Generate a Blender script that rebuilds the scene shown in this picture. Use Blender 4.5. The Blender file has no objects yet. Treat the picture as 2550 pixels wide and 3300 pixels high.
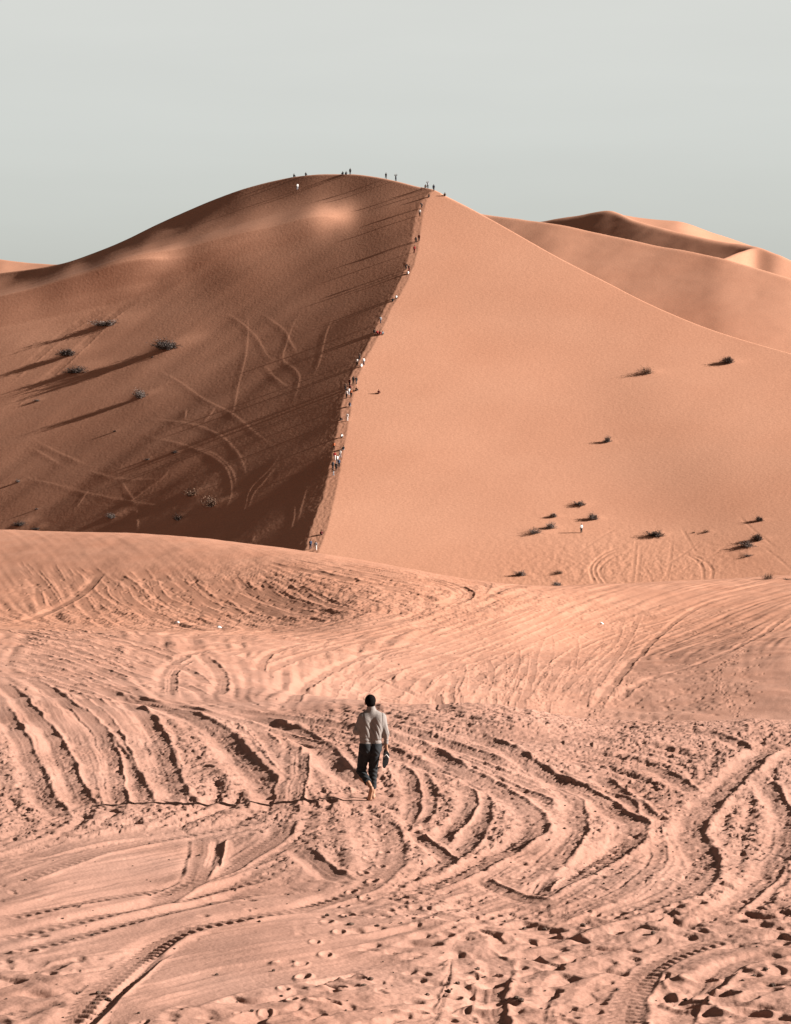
import bpy, math, random
import numpy as np

random.seed(7)
RNG = np.random.default_rng(11)
S = bpy.context.scene
COL = S.collection

# ------------------------------------------------------------------ camera, sky, sun
F = 8000.0              # focal length in pixels of the 2550 x 3300 photograph
CX, CY = 1275.0, 1650.0
PITCH = math.atan(250.0 / F)
CAM_Z = 6.0
cam_data = bpy.data.cameras.new('camera')
cam = bpy.data.objects.new('camera', cam_data)
COL.objects.link(cam)
cam_data.sensor_fit = 'VERTICAL'
cam_data.sensor_height = 24.0
cam_data.lens = F / 3300.0 * 24.0
cam_data.clip_start = 0.5
cam_data.clip_end = 20000
cam.location = (0, 0, CAM_Z)
cam.rotation_euler = (math.radians(90) - PITCH, 0, 0)
S.camera = cam

SUN_EL = math.radians(22.0)
SUN_AZ = math.radians(0.0)      # from +X (right) towards +Y (ahead)
sd = (math.cos(SUN_EL) * math.cos(SUN_AZ), math.cos(SUN_EL) * math.sin(SUN_AZ), math.sin(SUN_EL))
sun_data = bpy.data.lights.new('sun', 'SUN')
sun_data.energy = 5.0
sun_data.angle = math.radians(0.5)
sun_data.color = (1.0, 0.965, 0.92)
sun = bpy.data.objects.new('sun', sun_data)
COL.objects.link(sun)
from mathutils import Vector
sun.rotation_euler = Vector((-sd[0], -sd[1], -sd[2])).to_track_quat('-Z', 'Y').to_euler()

world = bpy.data.worlds.new('World')
S.world = world
world.use_nodes = True
wn = world.node_tree
wn.nodes.clear()
w_out = wn.nodes.new('ShaderNodeOutputWorld')
w_bg = wn.nodes.new('ShaderNodeBackground')
w_sky = wn.nodes.new('ShaderNodeTexSky')
w_sky.sky_type = 'NISHITA'
w_sky.sun_disc = False
w_sky.sun_elevation = SUN_EL
w_sky.sun_rotation = math.radians(90.0)
w_sky.dust_density = 3.0
w_geo = wn.nodes.new('ShaderNodeTexCoord')
w_sep = wn.nodes.new('ShaderNodeSeparateXYZ')
wn.links.new(w_geo.outputs['Generated'], w_sep.inputs[0])
w_ramp = wn.nodes.new('ShaderNodeValToRGB')
cr = w_ramp.color_ramp
# thin overcast: pale band low over the dunes; unseen zenith darkened, warmed for shadow fill
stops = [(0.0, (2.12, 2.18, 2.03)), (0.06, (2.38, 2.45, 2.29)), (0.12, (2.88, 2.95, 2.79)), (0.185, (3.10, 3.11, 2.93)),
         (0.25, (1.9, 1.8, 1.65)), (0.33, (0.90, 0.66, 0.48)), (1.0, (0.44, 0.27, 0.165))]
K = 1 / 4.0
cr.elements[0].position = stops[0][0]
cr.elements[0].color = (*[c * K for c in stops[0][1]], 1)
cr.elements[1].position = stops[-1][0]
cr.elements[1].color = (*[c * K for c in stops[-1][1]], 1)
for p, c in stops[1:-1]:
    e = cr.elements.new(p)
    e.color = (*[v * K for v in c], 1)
w_gain = wn.nodes.new('ShaderNodeVectorMath')
w_gain.operation = 'SCALE'
w_gain.inputs['Scale'].default_value = 1 / K
w_map = wn.nodes.new('ShaderNodeMapping')
w_map.inputs['Scale'].default_value = (3, 3, 22)
w_noise = wn.nodes.new('ShaderNodeTexNoise')
w_noise.inputs['Scale'].default_value = 2.2
w_noise.inputs['Detail'].default_value = 6
w_nr = wn.nodes.new('ShaderNodeMapRange')
w_nr.inputs['To Min'].default_value = 0.958
w_nr.inputs['To Max'].default_value = 1.042
w_mul = wn.nodes.new('ShaderNodeVectorMath')
w_mul.operation = 'SCALE'
w_mix = wn.nodes.new('ShaderNodeMix')
w_mix.data_type = 'RGBA'
w_mix.inputs['Factor'].default_value = 0.94
wn.links.new(w_sep.outputs['Z'], w_ramp.inputs[0])
wn.links.new(w_ramp.outputs[0], w_gain.inputs[0])
wn.links.new(w_geo.outputs['Generated'], w_map.inputs[0])
wn.links.new(w_map.outputs[0], w_noise.inputs['Vector'])
wn.links.new(w_noise.outputs[0], w_nr.inputs[0])
wn.links.new(w_gain.outputs[0], w_mul.inputs[0])
wn.links.new(w_nr.outputs[0], w_mul.inputs['Scale'])
# unseen sky beside and behind the camera, dimmed to set how deep shadows go
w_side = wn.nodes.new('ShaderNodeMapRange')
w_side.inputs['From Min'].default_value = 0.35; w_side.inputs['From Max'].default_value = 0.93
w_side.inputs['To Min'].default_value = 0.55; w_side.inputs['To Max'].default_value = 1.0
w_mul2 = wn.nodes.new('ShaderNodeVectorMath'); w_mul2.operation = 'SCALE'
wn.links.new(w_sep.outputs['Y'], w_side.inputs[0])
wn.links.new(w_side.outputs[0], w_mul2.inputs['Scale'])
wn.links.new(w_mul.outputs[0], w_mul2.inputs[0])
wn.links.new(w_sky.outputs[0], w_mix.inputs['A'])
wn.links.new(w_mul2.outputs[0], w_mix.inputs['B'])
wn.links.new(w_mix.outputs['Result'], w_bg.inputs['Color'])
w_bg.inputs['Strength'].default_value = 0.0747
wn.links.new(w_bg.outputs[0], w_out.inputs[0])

S.view_settings.view_transform = 'Standard'
S.view_settings.look = 'None'
S.view_settings.exposure = 1.6
S.view_settings.gamma = 1.0
S.view_settings.use_curve_mapping = False
S.cycles.max_bounces = 6
S.cycles.diffuse_bounces = 3

# ------------------------------------------------------------------ small maths
def pix(x, y):
    """pixel of the photograph -> (u, v) = (X/Y, Z/Y) of its ray (Z measured from the camera)."""
    cx = (np.asarray(x, float) - CX) / F
    cy = -(np.asarray(y, float) - CY) / F
    c, s = math.cos(PITCH), math.sin(PITCH)
    den = c + cy * s
    return cx / den, (cy * c - s) / den

def unpix(u, v):
    c, s = math.cos(PITCH), math.sin(PITCH)
    # inverse of pix
    cy = (v * c + s) / (c - v * s)
    den = c + cy * s
    return CX + u * den * F, CY - cy * F

_perm = {}
def perlin(x, y, seed=0):
    if seed not in _perm:
        r = np.random.default_rng(1000 + seed)
        p = r.permutation(256)
        a = r.uniform(0, 2 * np.pi, 256)
        _perm[seed] = (np.concatenate([p, p]), np.cos(a), np.sin(a))
    p, gx, gy = _perm[seed]
    x = np.asarray(x, float); y = np.asarray(y, float)
    xi = np.floor(x).astype(np.int64); yi = np.floor(y).astype(np.int64)
    xf = x - xi; yf = y - yi
    xi &= 255; yi &= 255
    u = xf * xf * xf * (xf * (xf * 6 - 15) + 10)
    v = yf * yf * yf * (yf * (yf * 6 - 15) + 10)
    def g(ix, iy, dx, dy):
        h = p[p[ix & 255] + (iy & 255)]
        return gx[h] * dx + gy[h] * dy
    n00 = g(xi, yi, xf, yf); n10 = g(xi + 1, yi, xf - 1, yf)
    n01 = g(xi, yi + 1, xf, yf - 1); n11 = g(xi + 1, yi + 1, xf - 1, yf - 1)
    a = n00 + u * (n10 - n00); b = n01 + u * (n11 - n01)
    return (a + v * (b - a)) * 1.5

def fbm(x, y, seed=0, octaves=4, gain=0.5):
    s = 0; amp = 1.0
    for o in range(octaves):
        s = s + amp * perlin(x * 2 ** o, y * 2 ** o, seed + o)
        amp *= gain
    return s

def smooth(a, b, t):
    t = np.clip((t - a) / (b - a), 0, 1)
    return t * t * (3 - 2 * t)

def pchip_slopes(x, y):
    h = np.diff(x); d = np.diff(y) / h
    m = np.zeros_like(y)
    m[0], m[-1] = d[0], d[-1]
    for i in range(1, len(x) - 1):
        if d[i - 1] * d[i] > 0:
            w1 = 2 * h[i] + h[i - 1]; w2 = h[i] + 2 * h[i - 1]
            m[i] = (w1 + w2) / (w1 / d[i - 1] + w2 / d[i])
    return m

def pchip(x, y, q):
    x = np.asarray(x, float); y = np.asarray(y, float)
    m = pchip_slopes(x, y)
    i = np.clip(np.searchsorted(x, q) - 1, 0, len(x) - 2)
    h = x[i + 1] - x[i]
    t = (q - x[i]) / h
    tc = np.clip(t, 0, 1)
    r = ((1 + 2 * tc) * (1 - tc) ** 2 * y[i] + tc * (1 - tc) ** 2 * h * m[i]
         + tc * tc * (3 - 2 * tc) * y[i + 1] + tc * tc * (tc - 1) * h * m[i + 1])
    r = r + np.where(t < 0, (q - x[0]) * m[0], 0) + np.where(t > 1, (q - x[-1]) * m[-1], 0)
    return r

def catmull(pts, n=12):
    P = np.asarray(pts, float)
    P = np.vstack([2 * P[0] - P[1], P, 2 * P[-1] - P[-2]])
    out = []
    t = np.linspace(0, 1, n, endpoint=False)[:, None]
    for i in range(1, len(P) - 2):
        a, b, c, d = P[i - 1], P[i], P[i + 1], P[i + 2]
        out.append(0.5 * (2 * b + (c - a) * t + (2 * a - 5 * b + 4 * c - d) * t ** 2 + (3 * b - a - 3 * c + d) * t ** 3))
    out.append(P[-2][None])
    return np.vstack(out)

class TPS:
    def __init__(self, pts, vals, lam=0.0):
        P = np.asarray(pts, float) / 500.0
        n = len(P)
        A = np.zeros((n + 3, n + 3))
        A[:n, :n] = self.k(np.hypot(P[:, None, 0] - P[None, :, 0], P[:, None, 1] - P[None, :, 1])) + lam * np.eye(n)
        A[:n, n] = 1; A[:n, n + 1:] = P
        A[n, :n] = 1; A[n + 1:, :n] = P.T
        self.w = np.linalg.solve(A, np.concatenate([vals, np.zeros(3)]))
        self.P = P
    @staticmethod
    def k(r):
        return np.where(r > 1e-9, r * r * np.log(np.maximum(r, 1e-9)), 0.0)
    def __call__(self, x, y):
        x = np.asarray(x, float) / 500.0; y = np.asarray(y, float) / 500.0
        s = self.w[-3] + self.w[-2] * x + self.w[-1] * y
        for (px, py), w in zip(self.P, self.w[:-3]):
            s = s + w * self.k(np.hypot(x - px, y - py))
        return s

# ------------------------------------------------------------------ objects, meshes, materials
def tag(o, label=None, cat=None, group=None, kind=None):
    if label: o['label'] = label
    if cat: o['category'] = cat
    if group: o['group'] = group
    if kind: o['kind'] = kind
    return o

def mesh_np(name, V, Q, mats=None, shade_smooth=True):
    """mesh from vertex array (n,3) and face array (m,k)."""
    V = np.ascontiguousarray(V, np.float32); Q = np.ascontiguousarray(Q, np.int32)
    me = bpy.data.meshes.new(name)
    k = Q.shape[1]
    me.vertices.add(len(V)); me.vertices.foreach_set('co', V.ravel())
    me.loops.add(Q.size); me.loops.foreach_set('vertex_index', Q.ravel())
    me.polygons.add(len(Q))
    me.polygons.foreach_set('loop_start', np.arange(0, Q.size, k, dtype=np.int32))
    me.polygons.foreach_set('loop_total', np.full(len(Q), k, np.int32))
    me.polygons.foreach_set('use_smooth', np.full(len(Q), shade_smooth, bool))
    me.update(calc_edges=True)
    for m in (mats or []):
        me.materials.append(m)
    return me

def link(name, me, parent=None, loc=None):
    o = bpy.data.objects.new(name, me)
    COL.objects.link(o)
    if parent is not None: o.parent = parent
    if loc is not None: o.location = loc
    return o

def empty(name, loc, rz=0.0):
    o = bpy.data.objects.new(name, None)
    o.empty_display_size = 0.2
    COL.objects.link(o)
    o.location = loc; o.rotation_euler = (0, 0, rz)
    return o

def grid_mesh(name, X, Y, Z, mat):
    r, c = X.shape
    V = np.stack([X, Y, Z + CAM_Z], -1).reshape(-1, 3)
    i = np.arange(r * c).reshape(r, c)
    Q = np.stack([i[:-1, :-1], i[:-1, 1:], i[1:, 1:], i[1:, :-1]], -1).reshape(-1, 4)
    return link(name, mesh_np(name, V, Q, [mat]))

def material(name, color, rough=0.8, noise=0.0, scale=5.0, bump=0.0, bump_scale=40.0, spec=0.2):
    m = bpy.data.materials.new(name)
    m.use_nodes = True
    nt = m.node_tree
    b = nt.nodes['Principled BSDF']
    b.inputs['Roughness'].default_value = rough
    b.inputs['Specular IOR Level'].default_value = spec
    b.inputs['Base Color'].default_value = (*color, 1)
    tc = nt.nodes.new('ShaderNodeTexCoord')
    if noise:
        n = nt.nodes.new('ShaderNodeTexNoise')
        n.inputs['Scale'].default_value = scale
        n.inputs['Detail'].default_value = 5
        r = nt.nodes.new('ShaderNodeValToRGB')
        r.color_ramp.elements[0].position = 0.3
        r.color_ramp.elements[1].position = 0.7
        r.color_ramp.elements[0].color = (*[c * (1 - noise) for c in color], 1)
        r.color_ramp.elements[1].color = (*[min(1, c * (1 + noise)) for c in color], 1)
        nt.links.new(tc.outputs['Object'], n.inputs['Vector'])
        nt.links.new(n.outputs[0], r.inputs[0])
        nt.links.new(r.outputs[0], b.inputs['Base Color'])
    if bump:
        n2 = nt.nodes.new('ShaderNodeTexNoise')
        n2.inputs['Scale'].default_value = bump_scale
        n2.inputs['Detail'].default_value = 3
        bp = nt.nodes.new('ShaderNodeBump')
        bp.inputs['Strength'].default_value = bump
        bp.inputs['Distance'].default_value = 0.02
        nt.links.new(tc.outputs['Object'], n2.inputs['Vector'])
        nt.links.new(n2.outputs[0], bp.inputs['Height'])
        nt.links.new(bp.outputs[0], b.inputs['Normal'])
    return m

SAND = (0.347, 0.186, 0.136)
def sand_material(name, color, grain_scale, grain, patch_scale, patch, bump_scale, bump_dist):
    m = bpy.data.materials.new(name)
    m.use_nodes = True
    nt = m.node_tree
    b = nt.nodes['Principled BSDF']
    b.inputs['Roughness'].default_value = 0.95
    b.inputs['Specular IOR Level'].default_value = 0.08
    tc = nt.nodes.new('ShaderNodeTexCoord')
    g = nt.nodes.new('ShaderNodeTexNoise'); g.inputs['Scale'].default_value = grain_scale; g.inputs['Detail'].default_value = 3
    p = nt.nodes.new('ShaderNodeTexNoise'); p.inputs['Scale'].default_value = patch_scale; p.inputs['Detail'].default_value = 4
    def ramp(node, amt, tint):
        r = nt.nodes.new('ShaderNodeValToRGB')
        r.color_ramp.elements[0].position = 0.25; r.color_ramp.elements[1].position = 0.75
        lo = [1 - amt * (1 + t) for t in tint]; hi = [1 + amt * (1 + t) for t in tint]
        r.color_ramp.elements[0].color = (*lo, 1); r.color_ramp.elements[1].color = (*hi, 1)
        nt.links.new(tc.outputs['Object'], node.inputs['Vector'])
        nt.links.new(node.outputs[0], r.inputs[0])
        return r
    rg = ramp(g, grain, (0, 0.1, 0.2)); rp = ramp(p, patch, (-0.3, 0.2, 0.5))
    m1 = nt.nodes.new('ShaderNodeMix'); m1.data_type = 'RGBA'; m1.blend_type = 'MULTIPLY'; m1.inputs['Factor'].default_value = 1
    m2 = nt.nodes.new('ShaderNodeMix'); m2.data_type = 'RGBA'; m2.blend_type = 'MULTIPLY'; m2.inputs['Factor'].default_value = 1
    nt.links.new(rg.outputs[0], m1.inputs['A']); nt.links.new(rp.outputs[0], m1.inputs['B'])
    nt.links.new(m1.outputs['Result'], m2.inputs['A']); m2.inputs['B'].default_value = (*color, 1)
    nt.links.new(m2.outputs['Result'], b.inputs['Base Color'])
    n2 = nt.nodes.new('ShaderNodeTexNoise'); n2.inputs['Scale'].default_value = bump_scale; n2.inputs['Detail'].default_value = 4
    bp = nt.nodes.new('ShaderNodeBump'); bp.inputs['Strength'].default_value = 1.0; bp.inputs['Distance'].default_value = bump_dist
    nt.links.new(tc.outputs['Object'], n2.inputs['Vector'])
    nt.links.new(n2.outputs[0], bp.inputs['Height'])
    nt.links.new(bp.outputs[0], b.inputs['Normal'])
    return m

def paler_near(m, far):
    nt = m.node_tree
    b = nt.nodes['Principled BSDF']; src = b.inputs['Base Color'].links[0].from_node
    tc = [n for n in nt.nodes if n.type == 'TEX_COORD'][0]
    sp = nt.nodes.new('ShaderNodeSeparateXYZ'); mr = nt.nodes.new('ShaderNodeMapRange'); mx = nt.nodes.new('ShaderNodeMix')
    mx.data_type = 'RGBA'; mx.inputs['A'].default_value = (*SAND, 1); mx.inputs['B'].default_value = (*far, 1)
    mr.inputs['From Min'].default_value = 45; mr.inputs['From Max'].default_value = 150
    nt.links.new(tc.outputs['Object'], sp.inputs[0]); nt.links.new(sp.outputs['Y'], mr.inputs[0]); nt.links.new(mr.outputs[0], mx.inputs['Factor'])
    nt.links.new(mx.outputs['Result'], src.inputs['B'])
M_GROUND = sand_material('tracked_sand', SAND, 30.0, 0.09, 0.35, 0.07, 22.0, 0.006)
paler_near(M_GROUND, (0.382, 0.182, 0.116))      # sand turns from pinkish to more orange with distance
M_DUNE = sand_material('dune_sand', (0.436, 0.210, 0.131), 2.4, 0.12, 0.035, 0.06, 1.4, 0.035)

# ------------------------------------------------------------------ height sheets
class Sheet:
    """height sheet on a fan grid (rows: distance Y, columns: u = X / Y)."""
    def __init__(self, Yr, U, ymin=None):
        self.Yr = np.asarray(Yr, float); self.U = np.asarray(U, float)
        g = np.maximum(self.Yr, ymin) if ymin else self.Yr
        self.Y = np.repeat(self.Yr[:, None], len(self.U), 1)
        self.X = g[:, None] * self.U[None, :]
        self.Z = np.zeros_like(self.X)
    def hit(self, x, y, dmin=15.0):
        """first point of the sheet that the ray of pixel (x, y) meets."""
        u, v = pix(x, y)
        j = np.clip(np.interp(u, self.U, np.arange(len(self.U))), 0, len(self.U) - 1.001)
        j0 = int(j); t = j - j0
        z = self.Z[:, j0] * (1 - t) + self.Z[:, j0 + 1] * t
        ok = self.Yr >= dmin
        k = np.argmax(ok & (z >= v * self.Yr))
        if k == 0:
            return None
        a0 = z[k - 1] - v * self.Yr[k - 1]; a1 = z[k] - v * self.Yr[k]
        s = a0 / (a0 - a1) if a1 != a0 else 0
        s = min(max(s, 0), 1)
        d = self.Yr[k - 1] + s * (self.Yr[k] - self.Yr[k - 1])
        return np.array([u * d, d, z[k - 1] + s * (z[k] - z[k - 1])])
    def height(self, X, Y):
        r = np.interp(Y, self.Yr, np.arange(len(self.Yr)))
        j = np.interp(X / Y, self.U, np.arange(len(self.U)))
        r0 = min(int(r), len(self.Yr) - 2); j0 = min(int(j), len(self.U) - 2)
        a, b = r - r0, j - j0
        Z = self.Z
        return (Z[r0, j0] * (1 - a) + Z[r0 + 1, j0] * a) * (1 - b) + (Z[r0, j0 + 1] * (1 - a) + Z[r0 + 1, j0 + 1] * a) * b
    def window(self, x0, x1, y0, y1):
        r0 = np.searchsorted(self.Yr, y0); r1 = np.searchsorted(self.Yr, y1)
        yl = max(y0, self.Yr[0], 1.0); yh = max(y1, 1.0)
        u0 = min(x0 / yl, x0 / yh); u1 = max(x1 / yl, x1 / yh)
        c0 = np.searchsorted(self.U, u0); c1 = np.searchsorted(self.U, u1)
        return slice(max(r0 - 1, 0), r1 + 1), slice(max(c0 - 1, 0), c1 + 1)
    def project(self, pts, n=10):
        """polyline of photograph pixels -> smooth polyline on the sheet's present surface."""
        out = []
        for (x, y) in catmull(pts, 4):
            p = self.hit(x, y)
            if p is not None: out.append(p[:2])
        if len(out) < 2: return None
        P = np.array(out)
        keep = [0]
        for i in range(1, len(P)):
            if np.hypot(*(P[i] - P[keep[-1]])) > 0.15: keep.append(i)
        P = P[keep]
        if len(P) < 2: return None
        return catmull(P, n)

WARP = {}
def add_track(sh, D, P, w=0.35, depth=0.08, berm=0.05, seed=0, tread=0.0, erase=0.85, side=0.0, rough=1.0, fade=0.12, ridge=0.0, tilt=0.74):
    """press a wheel track along the polyline P (world XY) into displacement field D."""
    if P is None or len(P) < 2: return
    depth *= 0.62; berm *= 0.36; rough *= 0.3
    R = w * (1.7 if not ridge else 4.2)
    sl = sh.window(P[:, 0].min() - R, P[:, 0].max() + R, P[:, 1].min() - R, P[:, 1].max() + R)
    X = sh.X[sl]; Y = sh.Y[sl]
    if X.size == 0: return
    best = np.full(X.shape, R + 1e-6); T = np.zeros(X.shape); SS = np.zeros(X.shape); DXS = np.zeros(X.shape)
    s0 = 0.0
    r_off, c_off = sl[0].start, sl[1].start
    for a, b in zip(P[:-1], P[1:]):
        e = b - a; L = math.hypot(*e)
        if L < 1e-6: continue
        s2 = sh.window(min(a[0], b[0]) - R, max(a[0], b[0]) + R, min(a[1], b[1]) - R, max(a[1], b[1]) + R)
        q = (slice(max(s2[0].start - r_off, 0), s2[0].stop - r_off), slice(max(s2[1].start - c_off, 0), s2[1].stop - c_off))
        x = X[q] - a[0]; y = Y[q] - a[1]
        if x.size:
            s = np.clip((x * e[0] + y * e[1]) / L, 0, L)
            dx = x - s * e[0] / L; dy = y - s * e[1] / L
            dist = np.hypot(dx, dy)
            t = np.sign(e[0] * y - e[1] * x) * dist
            m = dist < best[q]
            bq = best[q]; bq[m] = dist[m]; best[q] = bq
            tq = T[q]; tq[m] = t[m]; T[q] = tq
            sq = SS[q]; sq[m] = s0 + s[m]; SS[q] = sq
            xq = DXS[q]; xq[m] = dx[m]; DXS[q] = xq
        s0 += L
    inside = best < R
    if not inside.any(): return
    wob = perlin(SS / 0.55, np.full_like(SS, seed * 3.7), 40) * 0.16 + perlin(SS / 0.17, np.full_like(SS, seed * 1.3), 41) * 0.12
    sgn = np.sign(T)
    wp = WARP[id(sh)][sl] if id(sh) in WARP else 0.0
    a = np.abs(T + wp * min(1.0, w / 0.3)) / (w / 2) + wob * rough * smooth(0.4, 1.1, best / (w / 2))
    bl = 0.65 + 0.9 * perlin(SS / 0.9, sgn * 7.1 + seed, 42) + 0.7 * rough * perlin(SS / 0.22, sgn * 3.1 + seed, 43)
    bl = np.clip(bl, 0.05, 2.2) * (1 + side * sgn)
    lee = np.clip(-DXS / (w * 0.25), 0, 1)            # wall that the wind has filled: gentler than the other
    q = a * np.clip(DXS / (w * 0.12), -1, 1)
    floor = -depth * (1 - tilt * np.clip((q + 1) / 2, 0, 1))     # floor banked up towards the far wall
    prof = floor * ((1 - smooth(0.84, 1.20, a)) * (1 - lee) + (1 - smooth(0.55, 2.0, a)) * lee) + berm * bl * (1 - 0.95 * lee) * np.exp(-((a - 1.30) / 0.30) ** 2)
    if ridge:
        prof = ridge * np.where(DXS > 0, np.exp(-(a / 0.8) ** 2), 1 - smooth(0, 8.0, a)) * np.clip(bl, .75, 1.05)
    if tread:
        prof = prof + tread * np.sin(SS * 2 * np.pi / 0.17 + np.abs(T) * 16) * (1 - smooth(0.6, 0.95, a))
    end = smooth(0, fade * s0 + 0.05, SS) * smooth(0, fade * s0 + 0.05, s0 - SS)
    var = np.clip(0.85 + 0.6 * perlin(SS / 2.1, np.full_like(SS, seed * 2.1), 44) + 0.35 * perlin(SS / 0.6, np.full_like(SS, seed * 1.7), 45), 0.5, 1.5)
    if ridge: var = 1.0
    m = (1 - smooth(1.05, 1.5, a)) * end * inside
    D[sl] = np.where(inside, D[sl] * (1 - m * erase) + prof * end * var, D[sl])

def add_pit(sh, D, x, y, r, depth, ang, asp, rim=0.4):
    R = r * 2.2
    sl = sh.window(x - R, x + R, y - R, y + R)
    X = sh.X[sl] - x; Y = sh.Y[sl] - y
    if X.size == 0: return
    c, s = math.cos(ang), math.sin(ang)
    a = (X * c + Y * s) / r; b = (-X * s + Y * c) / (r * asp)
    q = a * a + b * b
    D[sl] += -depth * np.exp(-q * q * 1.2) + depth * rim * np.exp(-((np.sqrt(q) - 1.25 + 0.2 * a) / 0.35) ** 2)

DS = 2550 / 1688.0      # scale of the coordinates read off the full view
def dsp(pts): return [(x * DS, y * DS) for x, y in pts]

# ------------------------------------------------------------------ ground: tracked flat, hollow, hump
def ground_rows():
    rows = list(np.linspace(-80, 14, 20)) ; d = 14.5
    while d < 250:
        rows.append(d)
        step = 0.62 * d * d / 14900.0
        cap = 0.16 if d < 66 else (0.28 if d < 130 else 0.17 if d < 200 else 0.4)
        d += min(max(step, 0.012), cap)
        if d < 22: d += 0.04
    while d < 7000:
        rows.append(d); d *= 1.06
    return np.array(rows)
du = 0.72 / 2481.2
inner = np.arange(-0.178, 0.178, du)
side = np.arange(0.178, 0.30, du * 2.2)        # coarser columns beyond the frame
outer = 0.30 + np.cumsum(0.003 * 1.22 ** np.arange(27))
U_G = np.concatenate([-outer[::-1], -side[::-1], inner[1:], side, outer])
G = Sheet(ground_rows(), U_G, ymin=15.0)
kx = np.array([-700, 0, 400, 800, 1200, 1600, 2000, 2550, 3250], float)
ku = (kx - CX) / F
def yz(ys, ds): return -(np.asarray(ys, float) - 1400) / F * np.asarray(ds, float)
one = np.ones(len(kx))
KL = []
KL.append((-80 * one, -5.5 * one)); KL.append((10 * one, -5.75 * one)); KL.append((25 * one, yz(3300 * one, 25)))
KL.append((38 * one, yz([2690, 2690, 2685, 2680, 2668, 2660, 2660, 2660, 2660], 38)))
KL.append((52 * one, yz([2330, 2335, 2340, 2340, 2322, 2312, 2349, 2353, 2350], 52)))
KL.append((75 * one, yz([2140, 2145, 2155, 2190, 2275, 2365, 2425, 2425, 2420], 75)))
KL.append((110 * one, yz([2035, 2040, 2045, 2060, 2090, 2130, 2155, 2105, 2075], 110)))

d7 = np.array([197, 187, 180, 172, 163, 158, 168, 182, 190], float)
d6 = np.array([150, 147, 144, 140, 132, 128, 136, 142, 142], float)
KL.append((d6, yz([2000, 2004, 2008, 2012, 2005, 2070, 2085, 2014, 1980], d6)))
KL.append((d7, yz([1700, 1712, 1722, 1757, 1817, 1886, 1888, 1861, 1830], d7)))
KL.append((d7 + 60, yz([1700, 1712, 1722, 1757, 1817, 1886, 1888, 1861, 1830], d7 + 60) - np.array([5, 5, 5, 5, 6, 8, 8, 8, 8])))
KL.append((470 * one, -52 * one)); KL.append((7000 * one, -52 * one))
uq = np.clip(G.U, ku[0], ku[-1])
KD = np.array([pchip(ku, k[0], uq) for k in KL]); KZ = np.array([pchip(ku, k[1], uq) for k in KL])
for j in range(len(G.U)):
    G.Z[:, j] = pchip(KD[:, j], KZ[:, j], G.Yr)
base_z = G.Z.copy()
near = (G.Yr > 13) & (G.Yr < 260)
nr = np.where(near)[0]; NS = slice(nr[0], nr[-1] + 1)
Xn, Yn = G.X[NS], G.Y[NS]
# broad swells of the sand
G.Z[NS] += (0.10 * fbm(Xn / 5.5, Yn / 9.0, 3, 3) + 0.05 * perlin(Xn / 1.9, Yn / 2.6, 9)) * smooth(13, 20, Yn) * (1 - 0.5 * smooth(100, 150, Yn))
ND = np.zeros_like(G.Z)
wpg = np.zeros_like(G.Z)
wpg[NS] = 0.016 * perlin(Xn / 0.45, Yn / 0.45, 51) + 0.012 * perlin(Xn / 0.17, Yn / 0.2, 52) + 0.05 * perlin(Xn / 1.3, Yn / 1.3, 53)
WARP[id(G)] = wpg

# where the sand is churned: 0 smooth .. 1 trampled (blobs placed on the sheet)
def blob(x, y, rx, ry):
    p = G.hit(x * DS, y * DS)
    return np.exp(-(((Xn - p[0]) / rx) ** 2 + ((Yn - p[1]) / ry) ** 2)) if p is not None else 0
churn = 0.12 + blob(1300, 1700, 5.5, 9) + blob(1500, 1960, 2.6, 5) + 0.9 * blob(1350, 1610, 6, 7) + 0.8 * blob(250, 1650, 4, 8) + 0.6 * blob(620, 1600, 3, 6) \
    + 0.8 * blob(1150, 2130, 1.6, 3) + 0.7 * blob(1560, 2140, 1.5, 3) + 0.5 * blob(1000, 1440, 9, 18) + 0.6 * blob(400, 1300, 14, 10) + 0.9 * blob(850, 1275, 16, 16) + 0.7 * blob(760, 2125, 1.5, 2.2) + 0.6 * blob(130, 2080, 0.9, 2)
churn = np.clip(churn, 0, 1)
mid = smooth(27, 36, Yn)
w1 = perlin(Xn / 0.9, Yn / 0.9, 31) * 0.35; w2 = perlin(Xn / 0.9, Yn / 0.9, 32) * 0.35
sc1 = perlin((Xn + w1) / 0.27, (Yn + w2) / 0.20, 33); sc2 = perlin((Xn + w2) / 0.13, (Yn + w1) / 0.10, 34); sc3 = perlin((Xn + w2) / 0.50, (Yn + w1) / 0.42, 35)
ND[NS] -= mid * (smooth(.12, .55, sc1) * 0.024 * smooth(.25, .8, churn) + smooth(.10, .55, sc2) * 0.025 * smooth(.15, .7, churn) * (1 - smooth(62, 82, Yn)))
ND[NS] -= (1 - mid) * smooth(.18, .6, sc3) * 0.075 * smooth(.2, .7, churn)
ND[NS] += 0.005 * fbm(Xn / 0.45, Yn / 0.4, 36, 2, 0.5) * (1 - smooth(60, 90, Yn))
ND[NS] += churn * mid * (0.018 * fbm(Xn / 0.36, Yn / 0.30, 15, 3, 0.55) + 0.012 * np.abs(perlin(Xn / 0.21, Yn / 0.17, 22)))
ND[NS] += np.clip(churn + 0.25, 0, 1) * (1 - mid) * (0.030 * fbm(Xn / 0.85, Yn / 0.70, 15, 2, 0.45) + 0.016 * np.abs(perlin(Xn / 0.40, Yn / 0.34, 22))) * smooth(14, 20, Yn)
fl = churn * smooth(60, 90, Yn)
ND[NS] += fl * 0.045 * fbm(Xn / 1.0, Yn / 1.3, 27, 3, 0.55)

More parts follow.
